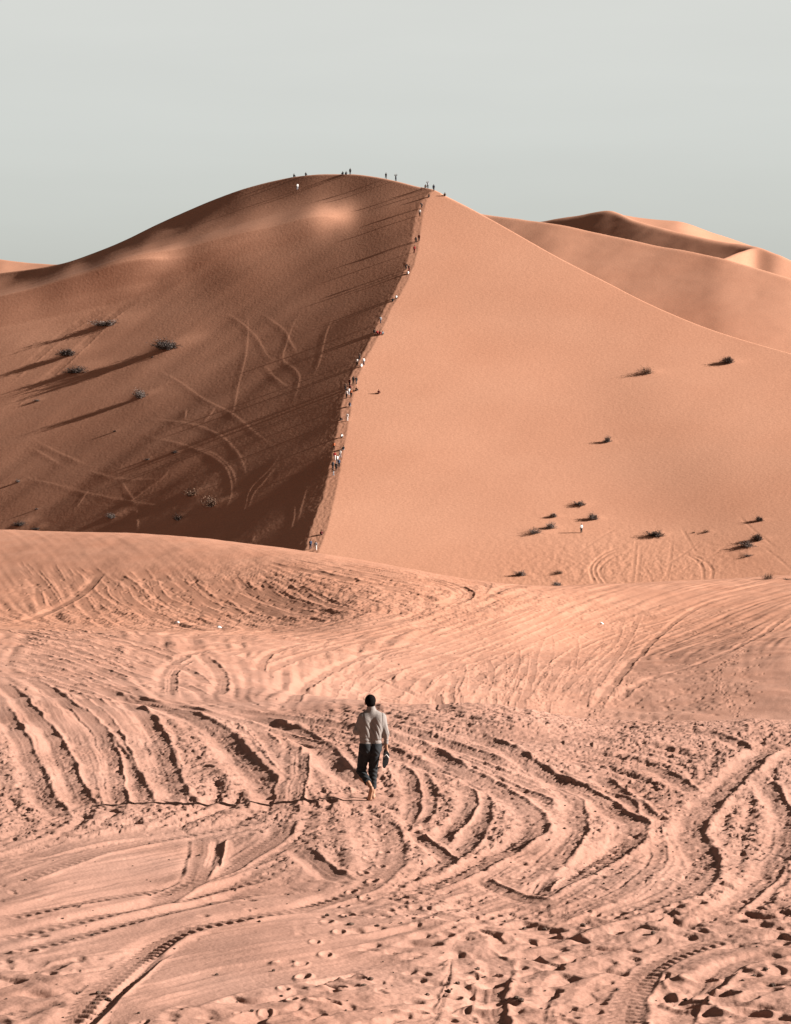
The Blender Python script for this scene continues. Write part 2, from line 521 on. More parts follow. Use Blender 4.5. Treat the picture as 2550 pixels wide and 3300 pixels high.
seed_n = [0]
TODO = []
def track(pts, w=0.35, depth=0.08, berm=0.05, pair=0.0, **k):
    """note a wheel track; they are pressed into the sand in order further down."""
    P = G.project(dsp(pts))
    if P is None: return
    for off in ((0.0, pair) if pair else (0.0,)):
        Q = P
        if off:
            t = np.gradient(P, axis=0); t /= np.linalg.norm(t, axis=1)[:, None] + 1e-9
            Q = P + off * np.stack([-t[:, 1], t[:, 0]], 1)
        seed_n[0] += 1
        TODO.append((Q, w, depth, berm, {**k, 'seed': seed_n[0]}))

def family(A, B, n, w, depth, berm, jit=4.0, lo=0.0, hi=1.0, fine=2.2, **k):
    if fine:
        family(A, B, int(n * fine), w * 0.45, depth * 0.42, berm * 0.9, jit * 0.8, lo, hi, 0, **{**k, 'erase': 0.25})
    depth *= 0.72
    A = np.array(A, float); B = np.array(B, float)
    for i in range(n):
        t = lo + (hi - lo) * (i + random.uniform(0.15, 0.85)) / n
        P = A * (1 - t) + B * t
        P = P + np.array([[random.gauss(0, jit), random.gauss(0, jit * 0.45)] for _ in P])
        a = random.uniform(0, 0.25); b = random.uniform(0.75, 1.0)
        C = catmull(P, 6)
        C = C[int(a * len(C)):max(int(b * len(C)), int(a * len(C)) + 4)][::3]
        if len(C) < 2: continue
        s = random.uniform(0.75, 1.25)
        track([tuple(c) for c in C], w * s, depth * s, berm * s, **k)

# far part of the sheet first, nearer and fresher tracks last
family([(20, 1195), (60, 1240), (95, 1290), (120, 1322)], [(560, 1235), (600, 1265), (650, 1297), (700, 1322)], 20, 0.6, 0.10, 0.07, 7, rough=1.4)
family([(200, 1225), (230, 1270), (290, 1310), (340, 1335)], [(620, 1240), (680, 1270), (760, 1295), (840, 1305)], 10, 0.55, 0.09, 0.07, 8, rough=1.4)
family([(560, 1200), (720, 1235), (850, 1265), (960, 1290)], [(660, 1188), (800, 1214), (950, 1240), (1100, 1262)], 10, 0.4, 0.14, 0.06, 4)
for o in (0, 14, 28):
    track([(720 + o, 1205), (820 + o, 1222), (920 + o, 1240), (975 + o, 1262), (960 + o, 1282), (900 + o, 1290)], 0.4, 0.16, 0.10)
track([(215, 1222), (180, 1262), (120, 1298), (40, 1330)], 0.7, 0.12, 0.06)
family([(300, 1348), (500, 1342), (700, 1322), (950, 1285)], [(560, 1440), (640, 1402), (800, 1362), (1050, 1295)], 11, 0.36, 0.06, 0.045, 4)
family([(640, 1510), (720, 1440), (850, 1380), (1000, 1330), (1150, 1275)], [(1250, 1530), (1300, 1440), (1400, 1370), (1550, 1310), (1670, 1265)], 20, 0.34, 0.05, 0.045, 13, rough=2)
family([(900, 1380), (950, 1420), (960, 1480), (950, 1540)], [(1400, 1290), (1380, 1370), (1300, 1450), (1230, 1530)], 7, 0.26, 0.04, 0.04, 16, rough=2)
family([(700, 1420), (900, 1370), (1050, 1320), (1180, 1272)], [(850, 1470), (1000, 1420), (1180, 1350), (1350, 1262)], 12, 0.3, 0.06, 0.04, 5)
track([(1688, 1310), (1600, 1368), (1480, 1420), (1380, 1452), (1290, 1510)], 0.4, 0.09, 0.06)
track([(1600, 1262), (1480, 1300), (1380, 1380), (1300, 1470), (1260, 1530)], 0.4, 0.09, 0.06)
family([(0, 1322), (120, 1345), (240, 1385), (350, 1450)], [(0, 1440), (100, 1462), (200, 1496), (310, 1530)], 13, 0.34, 0.08, 0.055, 5)
family([(0, 1320), (200, 1340), (350, 1375), (460, 1420)], [(0, 1360), (130, 1400), (260, 1450), (380, 1490)], 6, 0.3, 0.08, 0.05, 4)
track([(355, 1492), (352, 1450), (362, 1425), (395, 1400), (450, 1385), (520, 1380)], 0.4, 0.10, 0.07)
track([(370, 1488), (368, 1450), (380, 1425), (410, 1408)], 0.22, 0.08, 0.05)
track([(450, 1490), (470, 1470), (470, 1440), (450, 1415), (430, 1398)], 0.4, 0.10, 0.07)
track([(380, 1420), (420, 1440), (440, 1460)], 0.3, 0.08, 0.05); track([(375, 1455), (410, 1468), (435, 1482)], 0.3, 0.08, 0.05)
track([(555, 1440), (560, 1410), (590, 1388), (650, 1372), (720, 1360)], 0.35, 0.09, 0.06)
track([(600, 1520), (640, 1475), (700, 1432), (790, 1395), (900, 1370)], 0.4, 0.11, 0.07)
track([(975, 1440), (962, 1475), (965, 1510)], 0.25, 0.07, 0.05)
for k in range(5):
    track([(800 + k * 26, 1446 + k * 9), (860 + k * 26, 1470 + k * 9), (925 + k * 22, 1500 + k * 7)], 0.3, 0.09, 0.06, rough=1.5)
N_FAR = len(TODO)
# right part of the flat
family([(850, 1530), (1050, 1540), (1250, 1555), (1420, 1562)], [(900, 1575), (1080, 1590), (1260, 1620), (1430, 1668)], 10, 0.26, 0.08, 0.05, 4, rough=1.3)
track([(1420, 1557), (1500, 1562), (1560, 1580), (1590, 1600)], 0.3, 0.10, 0.06, rough=1.4)
family([(820, 1545), (950, 1570), (1100, 1610), (1250, 1660), (1400, 1720)], [(840, 1600), (925, 1625), (1020, 1665), (1105, 1712), (1140, 1760)], 7, 0.26, 0.09, 0.06, 3)
track([(1280, 1655), (1320, 1690), (1362, 1722), (1392, 1745)], 0.3, 0.12, 0.07, rough=1.6)
track([(1365, 1630), (1420, 1650), (1480, 1690)], 0.3, 0.10, 0.07, rough=1.6)
family([(1140, 1760), (1110, 1800), (1040, 1840), (940, 1890), (820, 1930)], [(1470, 1760), (1490, 1830), (1430, 1900), (1300, 1960), (1120, 2010)], 14, 0.26, 0.07, 0.05, 5, rough=1.3)
track([(820, 1548), (900, 1566), (1000, 1600), (1100, 1632), (1200, 1668), (1300, 1695), (1350, 1718), (1395, 1742)], 0.38, 0.12, 0.06, tread=0.01, pair=-1.5)
track([(1130, 1655), (1180, 1670), (1215, 1700), (1228, 1740), (1222, 1780), (1185, 1830), (1140, 1872)], 0.34, 0.12, 0.06, pair=-1.5)
track([(1280, 1690), (1325, 1705), (1345, 1735), (1350, 1775), (1320, 1830)], 0.32, 0.10, 0.06)
track([(970, 1665), (1000, 1695), (988, 1735), (955, 1772), (930, 1805)], 0.3, 0.11, 0.07)
track([(880, 1640), (905, 1690), (902, 1730), (872, 1765)], 0.34, 0.12, 0.07)
track([(840, 1620), (870, 1660), (880, 1710), (865, 1750)], 0.28, 0.08, 0.05)
track([(1610, 1650), (1652, 1700), (1668, 1750), (1662, 1815), (1640, 1885), (1585, 1945)], 0.34, 0.11, 0.07)
track([(1688, 1740), (1665, 1820), (1600, 1900), (1500, 1970)], 0.34, 0.09, 0.06)
# left fan of tracks, running away from the photographer over the rise
family([(0, 1470), (40, 1560), (70, 1650), (85, 1762)], [(240, 1478), (320, 1530), (380, 1640), (410, 1760)], 12, 0.27, 0.08, 0.055, 5, rough=1.2)
family([(480, 1530), (540, 1590), (590, 1660), (612, 1722)], [(700, 1560), (760, 1612), (800, 1662), (815, 1712)], 6, 0.25, 0.07, 0.05, 5)
track([(0, 1450), (60, 1510), (110, 1572), (135, 1625), (160, 1680), (192, 1742)], 0.36, 0.11, 0.07)
track([(0, 1505), (40, 1572), (70, 1640), (92, 1700), (140, 1755)], 0.36, 0.11, 0.07)
track([(60, 1445), (112, 1478), (172, 1522), (222, 1572), (258, 1622), (285, 1665), (302, 1702), (322, 1738)], 0.36, 0.12, 0.08, rough=1.3)
track([(190, 1460), (262, 1490), (312, 1532), (338, 1580), (352, 1630), (378, 1690), (412, 1742)], 0.38, 0.13, 0.09, rough=1.7)
track([(160, 1500), (215, 1560), (240, 1620), (250, 1690), (255, 1742)], 0.3, 0.09, 0.06, rough=1.4)
track([(470, 1515), (560, 1532), (640, 1566), (692, 1602), (732, 1642), (772, 1672), (798, 1692)], 0.45, 0.22, 0.07)
track([(480, 1512), (600, 1528), (720, 1545), (830, 1565)], 0.34, 0.09, 0.06)
track([(250, 1478), (332, 1502), (422, 1532), (474, 1568), (522, 1622), (566, 1672), (598, 1712), (606, 1742)], 0.5, 0.24, 0.08, tread=0.008, side=0.2)
track([(290, 1490), (400, 1510), (540, 1545), (640, 1575), (760, 1600)], 0.3, 0.09, 0.06)
track([(622, 1580), (620, 1640), (612, 1700), (606, 1735)], 0.34, 0.08, 0.07)
track([(648, 1598), (642, 1655), (630, 1720)], 0.22, 0.10, 0.05)
# sweeps across the near sand
family([(0, 1850), (150, 1802), (300, 1776), (450, 1762), (600, 1740)], [(0, 1960), (150, 1922), (350, 1882), (520, 1822), (612, 1748)], 10, 0.38, 0.085, 0.035, 4, rough=0.8)
for oy in (0, 42, 75):
    track([(-30, 1965 + oy), (120, 1932 + oy), (270, 1906 + oy * .8), (430, 1876 + oy * .7), (570, 1826 + oy)], 0.42, 0.12, 0.05, tread=0.012)
track([(0, 1892), (80, 1862), (160, 1832), (280, 1802), (420, 1776), (600, 1745)], 0.36, 0.06, 0.04, tread=0.008)
track([(612, 1742), (592, 1782), (540, 1818), (480, 1852), (402, 1886), (330, 1930)], 0.4, 0.09, 0.06, tread=0.012, side=-0.3)
track([(440, 1785), (432, 1830), (412, 1884)], 0.34, 0.06, 0.05, tread=0.01); track([(470, 1788), (462, 1830), (452, 1850)], 0.16, 0.10, 0.04, rough=1.6)
track([(830, 1560), (900, 1592), (982, 1642), (1062, 1682), (1112, 1716), (1137, 1742), (1138, 1765), (1112, 1790), (1060, 1822), (980, 1862), (900, 1896), (800, 1932)], 0.42, 0.14, 0.09, tread=0.012, side=0.2, pair=1.5)
track([(798, 1740), (832, 1782), (834, 1832), (794, 1882), (720, 1915), (600, 1950)], 0.38, 0.08, 0.06, tread=0.012)
track([(636, 1808), (690, 1852), (742, 1880)], 0.3, 0.13, 0.06, rough=2.0)
track([(880, 1772), (922, 1806), (968, 1836)], 0.22, 0.11, 0.06, rough=1.8)
track([(1018, 1868), (1090, 1906), (1162, 1926)], 0.24, 0.11, 0.06, rough=2.0); track([(870, 1935), (942, 1952), (1008, 1966)], 0.22, 0.09, 0.06, rough=2.0)
track([(1190, 1862), (1160, 1890), (1150, 1905)], 0.2, 0.10, 0.05, rough=1.8)
track([(1688, 1580), (1622, 1606), (1572, 1652), (1522, 1702), (1482, 1742), (1476, 1782), (1500, 1832), (1482, 1882), (1402, 1922), (1282, 1962), (1150, 1992)], 0.46, 0.15, 0.11, tread=0.012, side=0.25)
family([(0, 2040), (250, 1992), (500, 1952), (800, 1932)], [(300, 2182), (500, 2120), (800, 2062), (1100, 2012)], 9, 0.38, 0.065, 0.025, 5, rough=0.8)
track([(120, 2210), (215, 2112), (288, 2052), (342, 2012), (422, 1976), (522, 1956), (650, 1938)], 0.36, 0.09, 0.06, tread=0.016, side=-0.3)
track([(150, 2225), (245, 2130), (318, 2062), (365, 2030)], 0.12, 0.10, 0.03)
track([(1330, 2215), (1345, 2120), (1402, 2060), (1502, 2016), (1620, 1996)], 0.36, 0.05, 0.05, tread=0.01)
track([(1060, 2200), (1040, 2120), (1070, 2060), (1010, 2020)], 0.3, 0.09, 0.07, rough=2.0)
track([(1420, 2210), (1500, 2110), (1560, 2060), (1688, 2030)], 0.3, 0.10, 0.08, rough=2.0)

# the grain of the traffic: a direction field taken from the tracks, and sand combed along it
cu_n = np.linspace(-0.3, 0.3, 81); cl_n = np.linspace(math.log(12.5), math.log(300), 121)
C2 = np.zeros((121, 81)) + 0.02 * math.cos(0.9); S2 = np.zeros((121, 81)) + 0.02 * math.sin(0.9)
for Q, w, dp, bm, kw in TODO:
    e = np.diff(Q, axis=0); L = np.hypot(e[:, 0], e[:, 1]); m = (Q[1:] + Q[:-1]) / 2
    st = max(1, int(0.5 * np.median(m[:, 1]) / 40 / (np.median(L) + 1e-6)))
    for (x, y), ex, l in zip(m[::st], e[::st], L[::st]):
        if y < 12: continue
        th = 2 * math.atan2(ex[1], ex[0])
        a0 = int(np.interp(math.log(y), cl_n, np.arange(121))); b0 = int(np.interp(x / y, cu_n, np.arange(81)))
        q = (slice(max(a0 - 9, 0), a0 + 10), slice(max(b0 - 9, 0), b0 + 10))
        g = w * np.exp(-((cl_n[q[0]][:, None] - math.log(y)) / 0.06) ** 2 - ((cu_n[q[1]][None, :] - x / y) / 0.014) ** 2)
        C2[q] += g * math.cos(th); S2[q] += g * math.sin(th)
def fan(field, X, Y):
    r = np.clip((np.log(np.maximum(Y, 12.6)) - cl_n[0]) / (cl_n[1] - cl_n[0]), 0, 119.99); q = np.clip((X / Y - cu_n[0]) / (cu_n[1] - cu_n[0]), 0, 79.99)
    r0 = r.astype(int); q0 = q.astype(int); a = r - r0; b = q - q0
    return (field[r0, q0] * (1 - a) + field[r0 + 1, q0] * a) * (1 - b) + (field[r0, q0 + 1] * (1 - a) + field[r0 + 1, q0 + 1] * a) * b
Xh, Yh = Xn[::2, ::2], Yn[::2, ::2]
acc = np.zeros(Xh.shape); lam = 0.26 + 0.24 * smooth(55, 130, Yh)
for sgn in (1, -1):
    x, y = Xh.copy(), Yh.copy(); pc = ps = None
    for it in range(18):
        th = 0.5 * np.arctan2(fan(S2, x, y), fan(C2, x, y))
        c, s_ = np.cos(th), np.sin(th)
        if pc is None: flip = np.full(c.shape, sgn, float)
        else: flip = np.where(c * pc + s_ * ps < 0, -1.0, 1.0)
        pc, ps = c * flip, s_ * flip
        st = 0.13 * (0.6 + Yh / 70)
        x = x + pc * st; y = y + ps * st
        acc += (perlin(x / lam, y / lam, 81) + 0.7 * perlin(x / (lam * 2.3), y / (lam * 2.3), 82)) * (1 - it / 18)
acc /= acc.std()
def up2(f, shape):
    r = np.minimum(np.arange(shape[0]) / 2, f.shape[0] - 1.001); q = np.minimum(np.arange(shape[1]) / 2, f.shape[1] - 1.001)
    r0 = r.astype(int); q0 = q.astype(int); a = (r - r0)[:, None]; b = (q - q0)[None, :]
    return (f[r0][:, q0] * (1 - a) + f[r0 + 1][:, q0] * a) * (1 - b) + (f[r0][:, q0 + 1] * (1 - a) + f[r0 + 1][:, q0 + 1] * a) * b
COMB = up2(acc, Xn.shape)
amount = np.clip(0.62 + 0.55 * perlin(Xn / 4.5, Yn / 6, 84), 0.12, 1.2) * (1 - 0.75 * np.clip(blob(250, 1950, 3.5, 4) + blob(300, 2090, 3, 3), 0, 1))
hard = np.clip(1 - blob(500, 1160, 24, 18) - blob(100, 1150, 20, 16) - blob(1620, 1430, 9, 14) - 1.2 * blob(1590, 1480, 7, 16), 0, 1)
ND[NS] += np.clip(COMB, -2.2, 2.2) * amount * (0.017 + 0.010 * smooth(55, 130, Yn)) * (0.25 + 0.75 * hard) * smooth(14, 20, Yn)
for Q, w, dp, bm, kw in TODO[:N_FAR]: add_track(G, ND, Q, w, dp, bm, **kw)
def pits(x0, x1, y0, y1, n, r0, r1, d0, d1):
    for _ in range(n):
        p = G.hit(random.uniform(x0, x1) * DS, random.uniform(y0, y1) * DS)
        if p is None: continue
        add_pit(G, ND, p[0], p[1], random.uniform(r0, r1), random.uniform(d0, d1), random.uniform(0, 3.1), random.uniform(0.45, 0.9), random.uniform(0.0, 0.16))
pits(820, 1700, 1545, 1960, 2300, 0.04, 0.11, 0.015, 0.04)
pits(-40, 420, 1560, 1760, 600, 0.05, 0.13, 0.018, 0.045)
pits(420, 820, 1530, 1720, 600, 0.05, 0.13, 0.018, 0.045)
pits(700, 1600, 1290, 1550, 1300, 0.10, 0.2, 0.02, 0.05)
pits(-40, 900, 1235, 1330, 420, 0.10, 0.28, 0.02, 0.06)
pits(600, 1250, 1215, 1290, 240, 0.10, 0.28, 0.02, 0.06)
pits(-40, 1650, 1330, 1520, 1100, 0.10, 0.2, 0.02, 0.045)
pits(-40, 900, 1790, 1960, 150, 0.05, 0.12, 0.012, 0.03)
pits(620, 1700, 1960, 2200, 160, 0.06, 0.15, 0.02, 0.05)
pits(-40, 700, 1990, 2200, 80, 0.05, 0.13, 0.012, 0.035)
# wind fills the lee wall of every scuff: slopes falling to the right are gentle
def drift(Dv, Xv, s):
    out = Dv.copy()
    for j in range(1, out.shape[1]):
        out[:, j] = np.maximum(out[:, j], out[:, j - 1] - s[:, j] * (Xv[:, j] - Xv[:, j - 1]))
    return out
slip = 0.20 + 0.12 * np.clip(perlin(Xn / 1.1, Yn / 1.1, 55) + 0.4, 0, 1.4)
ND[NS] = 0.3 * ND[NS] + 0.7 * drift(ND[NS], Xn, slip)
for Q, w, dp, bm, kw in TODO[N_FAR:]: add_track(G, ND, Q, w * 1.0, dp * 0.84, bm * 1.0, **kw)
# footfalls on top of the ruts
sc4 = perlin((Xn + w2) / 0.16, (Yn + w1) / 0.115, 37); sc5 = perlin((Xn + w1) / 0.31, (Yn + w2) / 0.22, 38)
ND[NS] -= mid * (1 - smooth(62, 82, Yn)) * (smooth(.2, .6, sc4) * 0.015 * smooth(.4, .9, churn) + smooth(.3, .7, sc5) * 0.018 * smooth(.5, 1.0, churn))
pits(830, 1700, 1550, 1980, 500, 0.04, 0.10, 0.012, 0.035)
pits(-40, 820, 1540, 1740, 200, 0.04, 0.11, 0.012, 0.03)
# a few deep scuffs low in the frame, and dotted footprint trails
for x, y, r, dp in [(1063, 2105, .16, .10), (1075, 2150, .2, .12), (1050, 2080, .12, .07), (1500, 2090, .16, .09), (1540, 2130, .2, .11), (1600, 2160, .22, .12), (1480, 2150, .18, .1),
                    (1230, 2050, .13, .06), (890, 2160, .13, .06), (965, 2130, .12, .06), (760, 2090, .12, .06), (720, 2110, .11, .05), (610, 2050, .1, .05), (700, 2140, .14, .06), (1400, 1780, .14, .07), (60, 2030, .12, .05)]:
    p = G.hit(x * DS, y * DS); add_pit(G, ND, p[0], p[1], r, dp, random.uniform(-.4, .4), 0.6, 0.5)
for tr in ([(1590, 1380), (1570, 1400), (1540, 1420), (1530, 1445), (1545, 1480), (1580, 1530)], [(1360, 1440), (1300, 1490), (1260, 1540)], [(1470, 1345), (1560, 1365), (1600, 1345), (1580, 1325)],
           [(1180, 1400), (1165, 1450), (1155, 1500), (1150, 1535)], [(1090, 1420), (1080, 1470), (1078, 1530)], [(795, 1690), (830, 1640), (880, 1600), (960, 1560)], [(790, 1720), (800, 1790), (780, 1880), (700, 2000), (560, 2184)]):
    P = G.project(dsp(tr))
    if P is None: continue
    s = np.concatenate([[0], np.cumsum(np.hypot(*np.diff(P, axis=0).T))])
    for i, q in enumerate(np.arange(0, s[-1], 0.62)):
        x = np.interp(q, s, P[:, 0]); y = np.interp(q, s, P[:, 1])
        add_pit(G, ND, x + random.uniform(-.06, .06) + (0.1 if i % 2 else -0.1), y + random.uniform(-.06, .06), random.uniform(.10, .14), random.uniform(.018, .032), math.pi / 2 + random.uniform(-.3, .3), 0.5, 0.5)
# trodden spot where the man stands
mp = G.hit(1195, 2575)
MAN = mp.copy()
k = np.exp(-(((G.X[NS] - MAN[0]) / 0.5) ** 2 + ((G.Y[NS] - MAN[1]) / 0.6) ** 2) ** 2)
ND[NS] = 0.35 * ND[NS] + 0.65 * drift(ND[NS], Xn, 0.22 + 0.6 * (slip - 0.2))
grit = 1 - smooth(55, 80, Yn)
ND[NS] += grit * (0.004 * fbm(Xn / 0.16, Yn / 0.14, 57, 2, 0.6) + 0.003 * perlin(Xn / 0.06, Yn / 0.06, 58)) * churn
ND[NS] *= (1 - 0.8 * k)
G.Z += ND
ground = grid_mesh('ground', G.X, G.Y, G.Z, M_GROUND)
tag(ground, kind='structure')

# ------------------------------------------------------------------ the big dune with the climbers' ridge
ridge_yx = [(1900, 985), (1850, 1002), (1770, 1030), (1700, 1055), (1600, 1079), (1510, 1097), (1400, 1117), (1280, 1138), (1220, 1153), (1150, 1184), (1080, 1222), (1000, 1260), (900, 1316), (850, 1335),
            (800, 1347), (750, 1355), (700, 1362), (640, 1378), (612, 1396)]
strip_w = [(1900, 50), (1770, 50), (1700, 54), (1600, 40), (1510, 36), (1400, 33), (1280, 31), (1150, 20), (1000, 25), (900, 25), (800, 25), (700, 23), (640, 15), (612, 5)]
ry = np.array([p[0] for p in ridge_yx], float)[::-1]; rx = np.array([p[1] for p in ridge_yx], float)[::-1]
yy = np.linspace(612, 1900, 120)
xx = pchip(ry, rx, yy)
dd = 515 + (1770 - yy) * 185 / 1158.0
uu, vv = pix(xx, yy)
o = np.argsort(dd)
R_Y, R_X, R_Z = dd[o], (uu * dd)[o], (vv * dd)[o]
sw = np.interp(yy, [p[0] for p in strip_w][::-1], [p[1] for p in strip_w][::-1])
R_W = (sw * dd / F)[o]
def ext(Yq, ys, fs, m0=None):
    r = np.interp(Yq, ys, fs)
    s0 = (fs[8] - fs[0]) / (ys[8] - ys[0]); s1 = (fs[-1] - fs[-9]) / (ys[-1] - ys[-9])
    return r + np.where(Yq < ys[0], (Yq - ys[0]) * s0, 0) + np.where(Yq > ys[-1], (Yq - ys[-1]) * s1, 0)
rowsD = np.concatenate([np.arange(440, 492, 2.0), np.arange(492, 800, 0.36), np.arange(800, 1300, 12.0)])
duD = 0.80 / 2481.2
innerD = np.arange(-0.18, 0.18, duD)
outerD = 0.18 + np.cumsum(0.003 * 1.2 ** np.arange(22))
UD = np.concatenate([-outerD[::-1], innerD, outerD])
Dn = Sheet(rowsD, UD)

LEFT = [(1000, 1700, .392), (900, 1600, .388), (700, 1740, .384), (1000, 1450, .384), (1060, 1300, .38), (1130, 1050, .352), (1200, 900, .335), (1280, 760, .315), (1330, 660, .31), (1150, 1180, .375),
        (800, 1450, .37), (600, 1600, .37), (400, 1700, .37), (200, 1690, .345), (50, 1690, .32), (700, 1250, .33), (900, 1200, .35), (950, 1000, .325), (1000, 870, .31), (1100, 800, .30),
        (500, 1400, .325), (300, 1500, .31), (100, 1500, .28), (0, 1400, .25), (200, 1300, .26), (350, 1200, .27), (500, 1100, .265), (650, 1050, .275),
        (100, 1150, .215), (0, 1050, .19), (200, 1000, .205), (400, 950, .235), (600, 920, .27), (800, 900, .295),
        (0, 950, .18), (100, 930, .17), (250, 890, .17), (400, 850, .15), (520, 825, -.26), (475, 834, -.06), (565, 818, 0.05), (600, 798, .2), (700, 765, .2), (850, 735, .18), (1000, 705, .1), (1085, 694, -.32), (1040, 699, -.15), (1120, 692, -.05), (1085, 728, .30), (1085, 664, .27), (1000, 722, .25), (1150, 702, .28), (520, 858, .27), (520, 790, .28),
        (1190, 684, .31), (1270, 650, .28), (600, 732, .375), (450, 785, .38), (300, 840, .38), (200, 868, .37), (100, 890, .36), (750, 676, .36), (900, 620, .335), (1000, 615, .33), (1100, 600, .31), (1250, 605, .30),
        (1000, 660, .27), (1150, 640, .30), (620, 850, .32), (700, 835, .31), (1180, 730, .33), (560, 880, .27), (-300, 1000, .2), (-300, 1300, .24), (-300, 1700, .3), (1050, 560, .33), (800, 590, .35), (500, 700, .37), (250, 815, .37)]
RIGHT = [(1100, 1750, -.01), (1200, 1500, -.01), (1300, 1200, -.005), (1400, 900, .0), (1420, 720, .01), (1500, 1700, .0), (1500, 1300, -.005), (1600, 1000, .0), (1700, 850, .0), (1800, 1100, .0), (1800, 1400, .01),
         (1700, 1600, .01), (1900, 1700, .015), (2000, 1250, .055), (2150, 1450, .085), (2300, 1650, .11), (2250, 1250, .02), (2400, 1500, .06), (2450, 1300, .025), (2550, 1600, .075), (2500, 1780, .09), (2100, 1050, .01),
         (2000, 1600, .035), (2150, 1750, .05), (1950, 950, .0), (2550, 1180, .02), (2900, 1400, .03), (2900, 1800, .06), (1900, 1850, .02), (1300, 1850, .0), (2300, 1150, .01)]
tl = TPS([(a, b) for a, b, _ in LEFT], [c for *_, c in LEFT], 0.006)
trr = TPS([(a, b) for a, b, _ in RIGHT], [c for *_, c in RIGHT], 0.002)
# coarse pass: slope field from control points, integrated sideways from the ridge, twice
Yc = np.linspace(440, 830, 131); Uc = np.linspace(-0.26, 0.26, 261)
Xc = Yc[:, None] * Uc[None, :]
RXc = ext(Yc, R_Y, R_X)[:, None]; RZc = ext(Yc, R_Y, R_Z)[:, None]; RWc = np.maximum(ext(Yc, R_Y, R_W), 0.2)[:, None]
Zc = RZc - 0.29 * np.maximum(RXc - Xc, 0) - 0.08 * np.maximum(Xc - RXc, 0)
for it in range(10):
    xs, ys = unpix(Uc[None, :] + 0 * Xc, Zc / Yc[:, None])
    aL = np.clip(tl(np.clip(xs, -300, 1400), np.clip(ys, 540, 1800)), -0.35, 0.394)
    aR = np.clip(trr(np.clip(xs, 1000, 2900), np.clip(ys, 600, 1880)), -0.15, 0.15)
    a = np.where(Xc < RXc, aL, aR)
    cum = np.concatenate([np.zeros((len(Yc), 1)), np.cumsum((a[:, 1:] + a[:, :-1]) / 2 * np.diff(Xc, axis=1), 1)], 1)
    c0 = np.array([np.interp(RXc[i, 0], Xc[i], cum[i]) for i in range(len(Yc))])[:, None]
    Zc = 0.35 * Zc + 0.65 * (RZc + cum - c0)
def up(field, sh):
    """bilinear from the coarse fan to the sheet's fan."""
    r = np.clip(np.interp(sh.Yr, Yc, np.arange(len(Yc))), 0, len(Yc) - 1.001); q = np.clip(np.interp(sh.U, Uc, np.arange(len(Uc))), 0, len(Uc) - 1.001)
    r0 = r.astype(int); q0 = q.astype(int); a = (r - r0)[:, None]; b = (q - q0)[None, :]
    f = field
    return (f[r0][:, q0] * (1 - a) + f[r0 + 1][:, q0] * a) * (1 - b) + (f[r0][:, q0 + 1] * (1 - a) + f[r0 + 1][:, q0 + 1] * a) * b
aLf = up(aL, Dn); aRf = up(aR, Dn); XS = up(xs, Dn); YS = up(ys, Dn)
X, Y = Dn.X, Dn.Y
# wind streaks slanting down the shaded face, and a little unevenness
pp = (XS * 0.60 + YS * 0.80) ; qq = (XS * 0.80 - YS * 0.60)
aLf = aLf + 0.020 * perlin(pp / 70.0, qq / 900.0, 61) + 0.018 * perlin(pp / 28.0, qq / 500.0, 62) * smooth(1300, 700, XS)
aLf = aLf + 0.022 * smooth(900, 300, XS) * smooth(860, 960, YS)
aLf = aLf + 0.010
aLf = aLf + 0.012 * perlin(X / 9, Y / 9, 63)
aRf = aRf + 0.016 * perlin(X / 24, Y / 30, 64) + 0.008 * perlin(pp / 60.0, qq / 400.0, 65)
RXf = ext(Dn.Yr, R_Y, R_X); RZf = ext(Dn.Yr, R_Y, R_Z); RWf = np.maximum(ext(Dn.Yr, R_Y, R_W), 0.2)
RXf = RXf + 0.15 * perlin(Dn.Yr / 6.0, Dn.Yr * 0, 66) + 0.07 * perlin(Dn.Yr / 1.7, Dn.Yr * 0, 67)
RLX = RXf - RWf * (1 + 0.12 * perlin(Dn.Yr / 5.0, Dn.Yr * 0 + 4, 68))
cell = np.median(np.diff(UD)) * Y
tL = np.clip((X - RLX[:, None]) / cell + 0.5, 0, 1); tR = np.clip((X - RXf[:, None]) / cell + 0.5, 0, 1)
aa = aLf * (1 - tL) + 0.17 * tL * (1 - tR) + aRf * tR
dX = np.diff(X, axis=1)
cum = np.concatenate([np.zeros((len(Dn.Yr), 1)), np.cumsum((aa[:, 1:] + aa[:, :-1]) / 2 * dX, 1)], 1)
c0 = np.array([np.interp(RXf[i], X[i], cum[i]) for i in range(len(Dn.Yr))])[:, None]
Z = RZf[:, None] + cum - c0
crest = [(-900, 1010), (-300, 930), (0, 879), (100, 866), (200, 848), (300, 815), (400, 774), (500, 725), (600, 680), (700, 638), (800, 603), (900, 578), (960, 567), (1050, 560), (1130, 560), (1200, 567), (1280, 583),
         (1350, 601), (1396, 611), (1440, 632), (1500, 662), (1550, 689), (1650, 745), (1800, 830), (1950, 907), (2100, 983), (2300, 1065), (2550, 1140), (2900, 1235), (3400, 1340)]
cu, cv = pix([p[0] for p in crest], [p[1] for p in crest])
vc = pchip(cu, cv, np.clip(UD, cu[0], cu[-1]))
Z0 = Z
Z = Z0.copy()
DC = np.zeros(len(UD))
for j in range(len(UD)):
    over = Z0[:, j] - vc[j] * Dn.Yr
    ok = (Dn.Yr > 560)
    k = np.argmax(ok & (over >= 0))
    dc = Dn.Yr[k] if k > 0 else 800.0
    DC[j] = dc
ker = np.ones(15) / 15
DC = np.convolve(np.pad(DC, 7, mode='edge'), ker, 'valid')
zc = vc * DC
kk = np.where(np.abs(UD - 0.0145) < 0.004, 0.5, 1.6 - 1.54 * smooth(0.02, 0.05, UD))[None, :]
back = (zc + 0.28 * kk[0])[None, :] - 0.33 * (Y - DC[None, :])
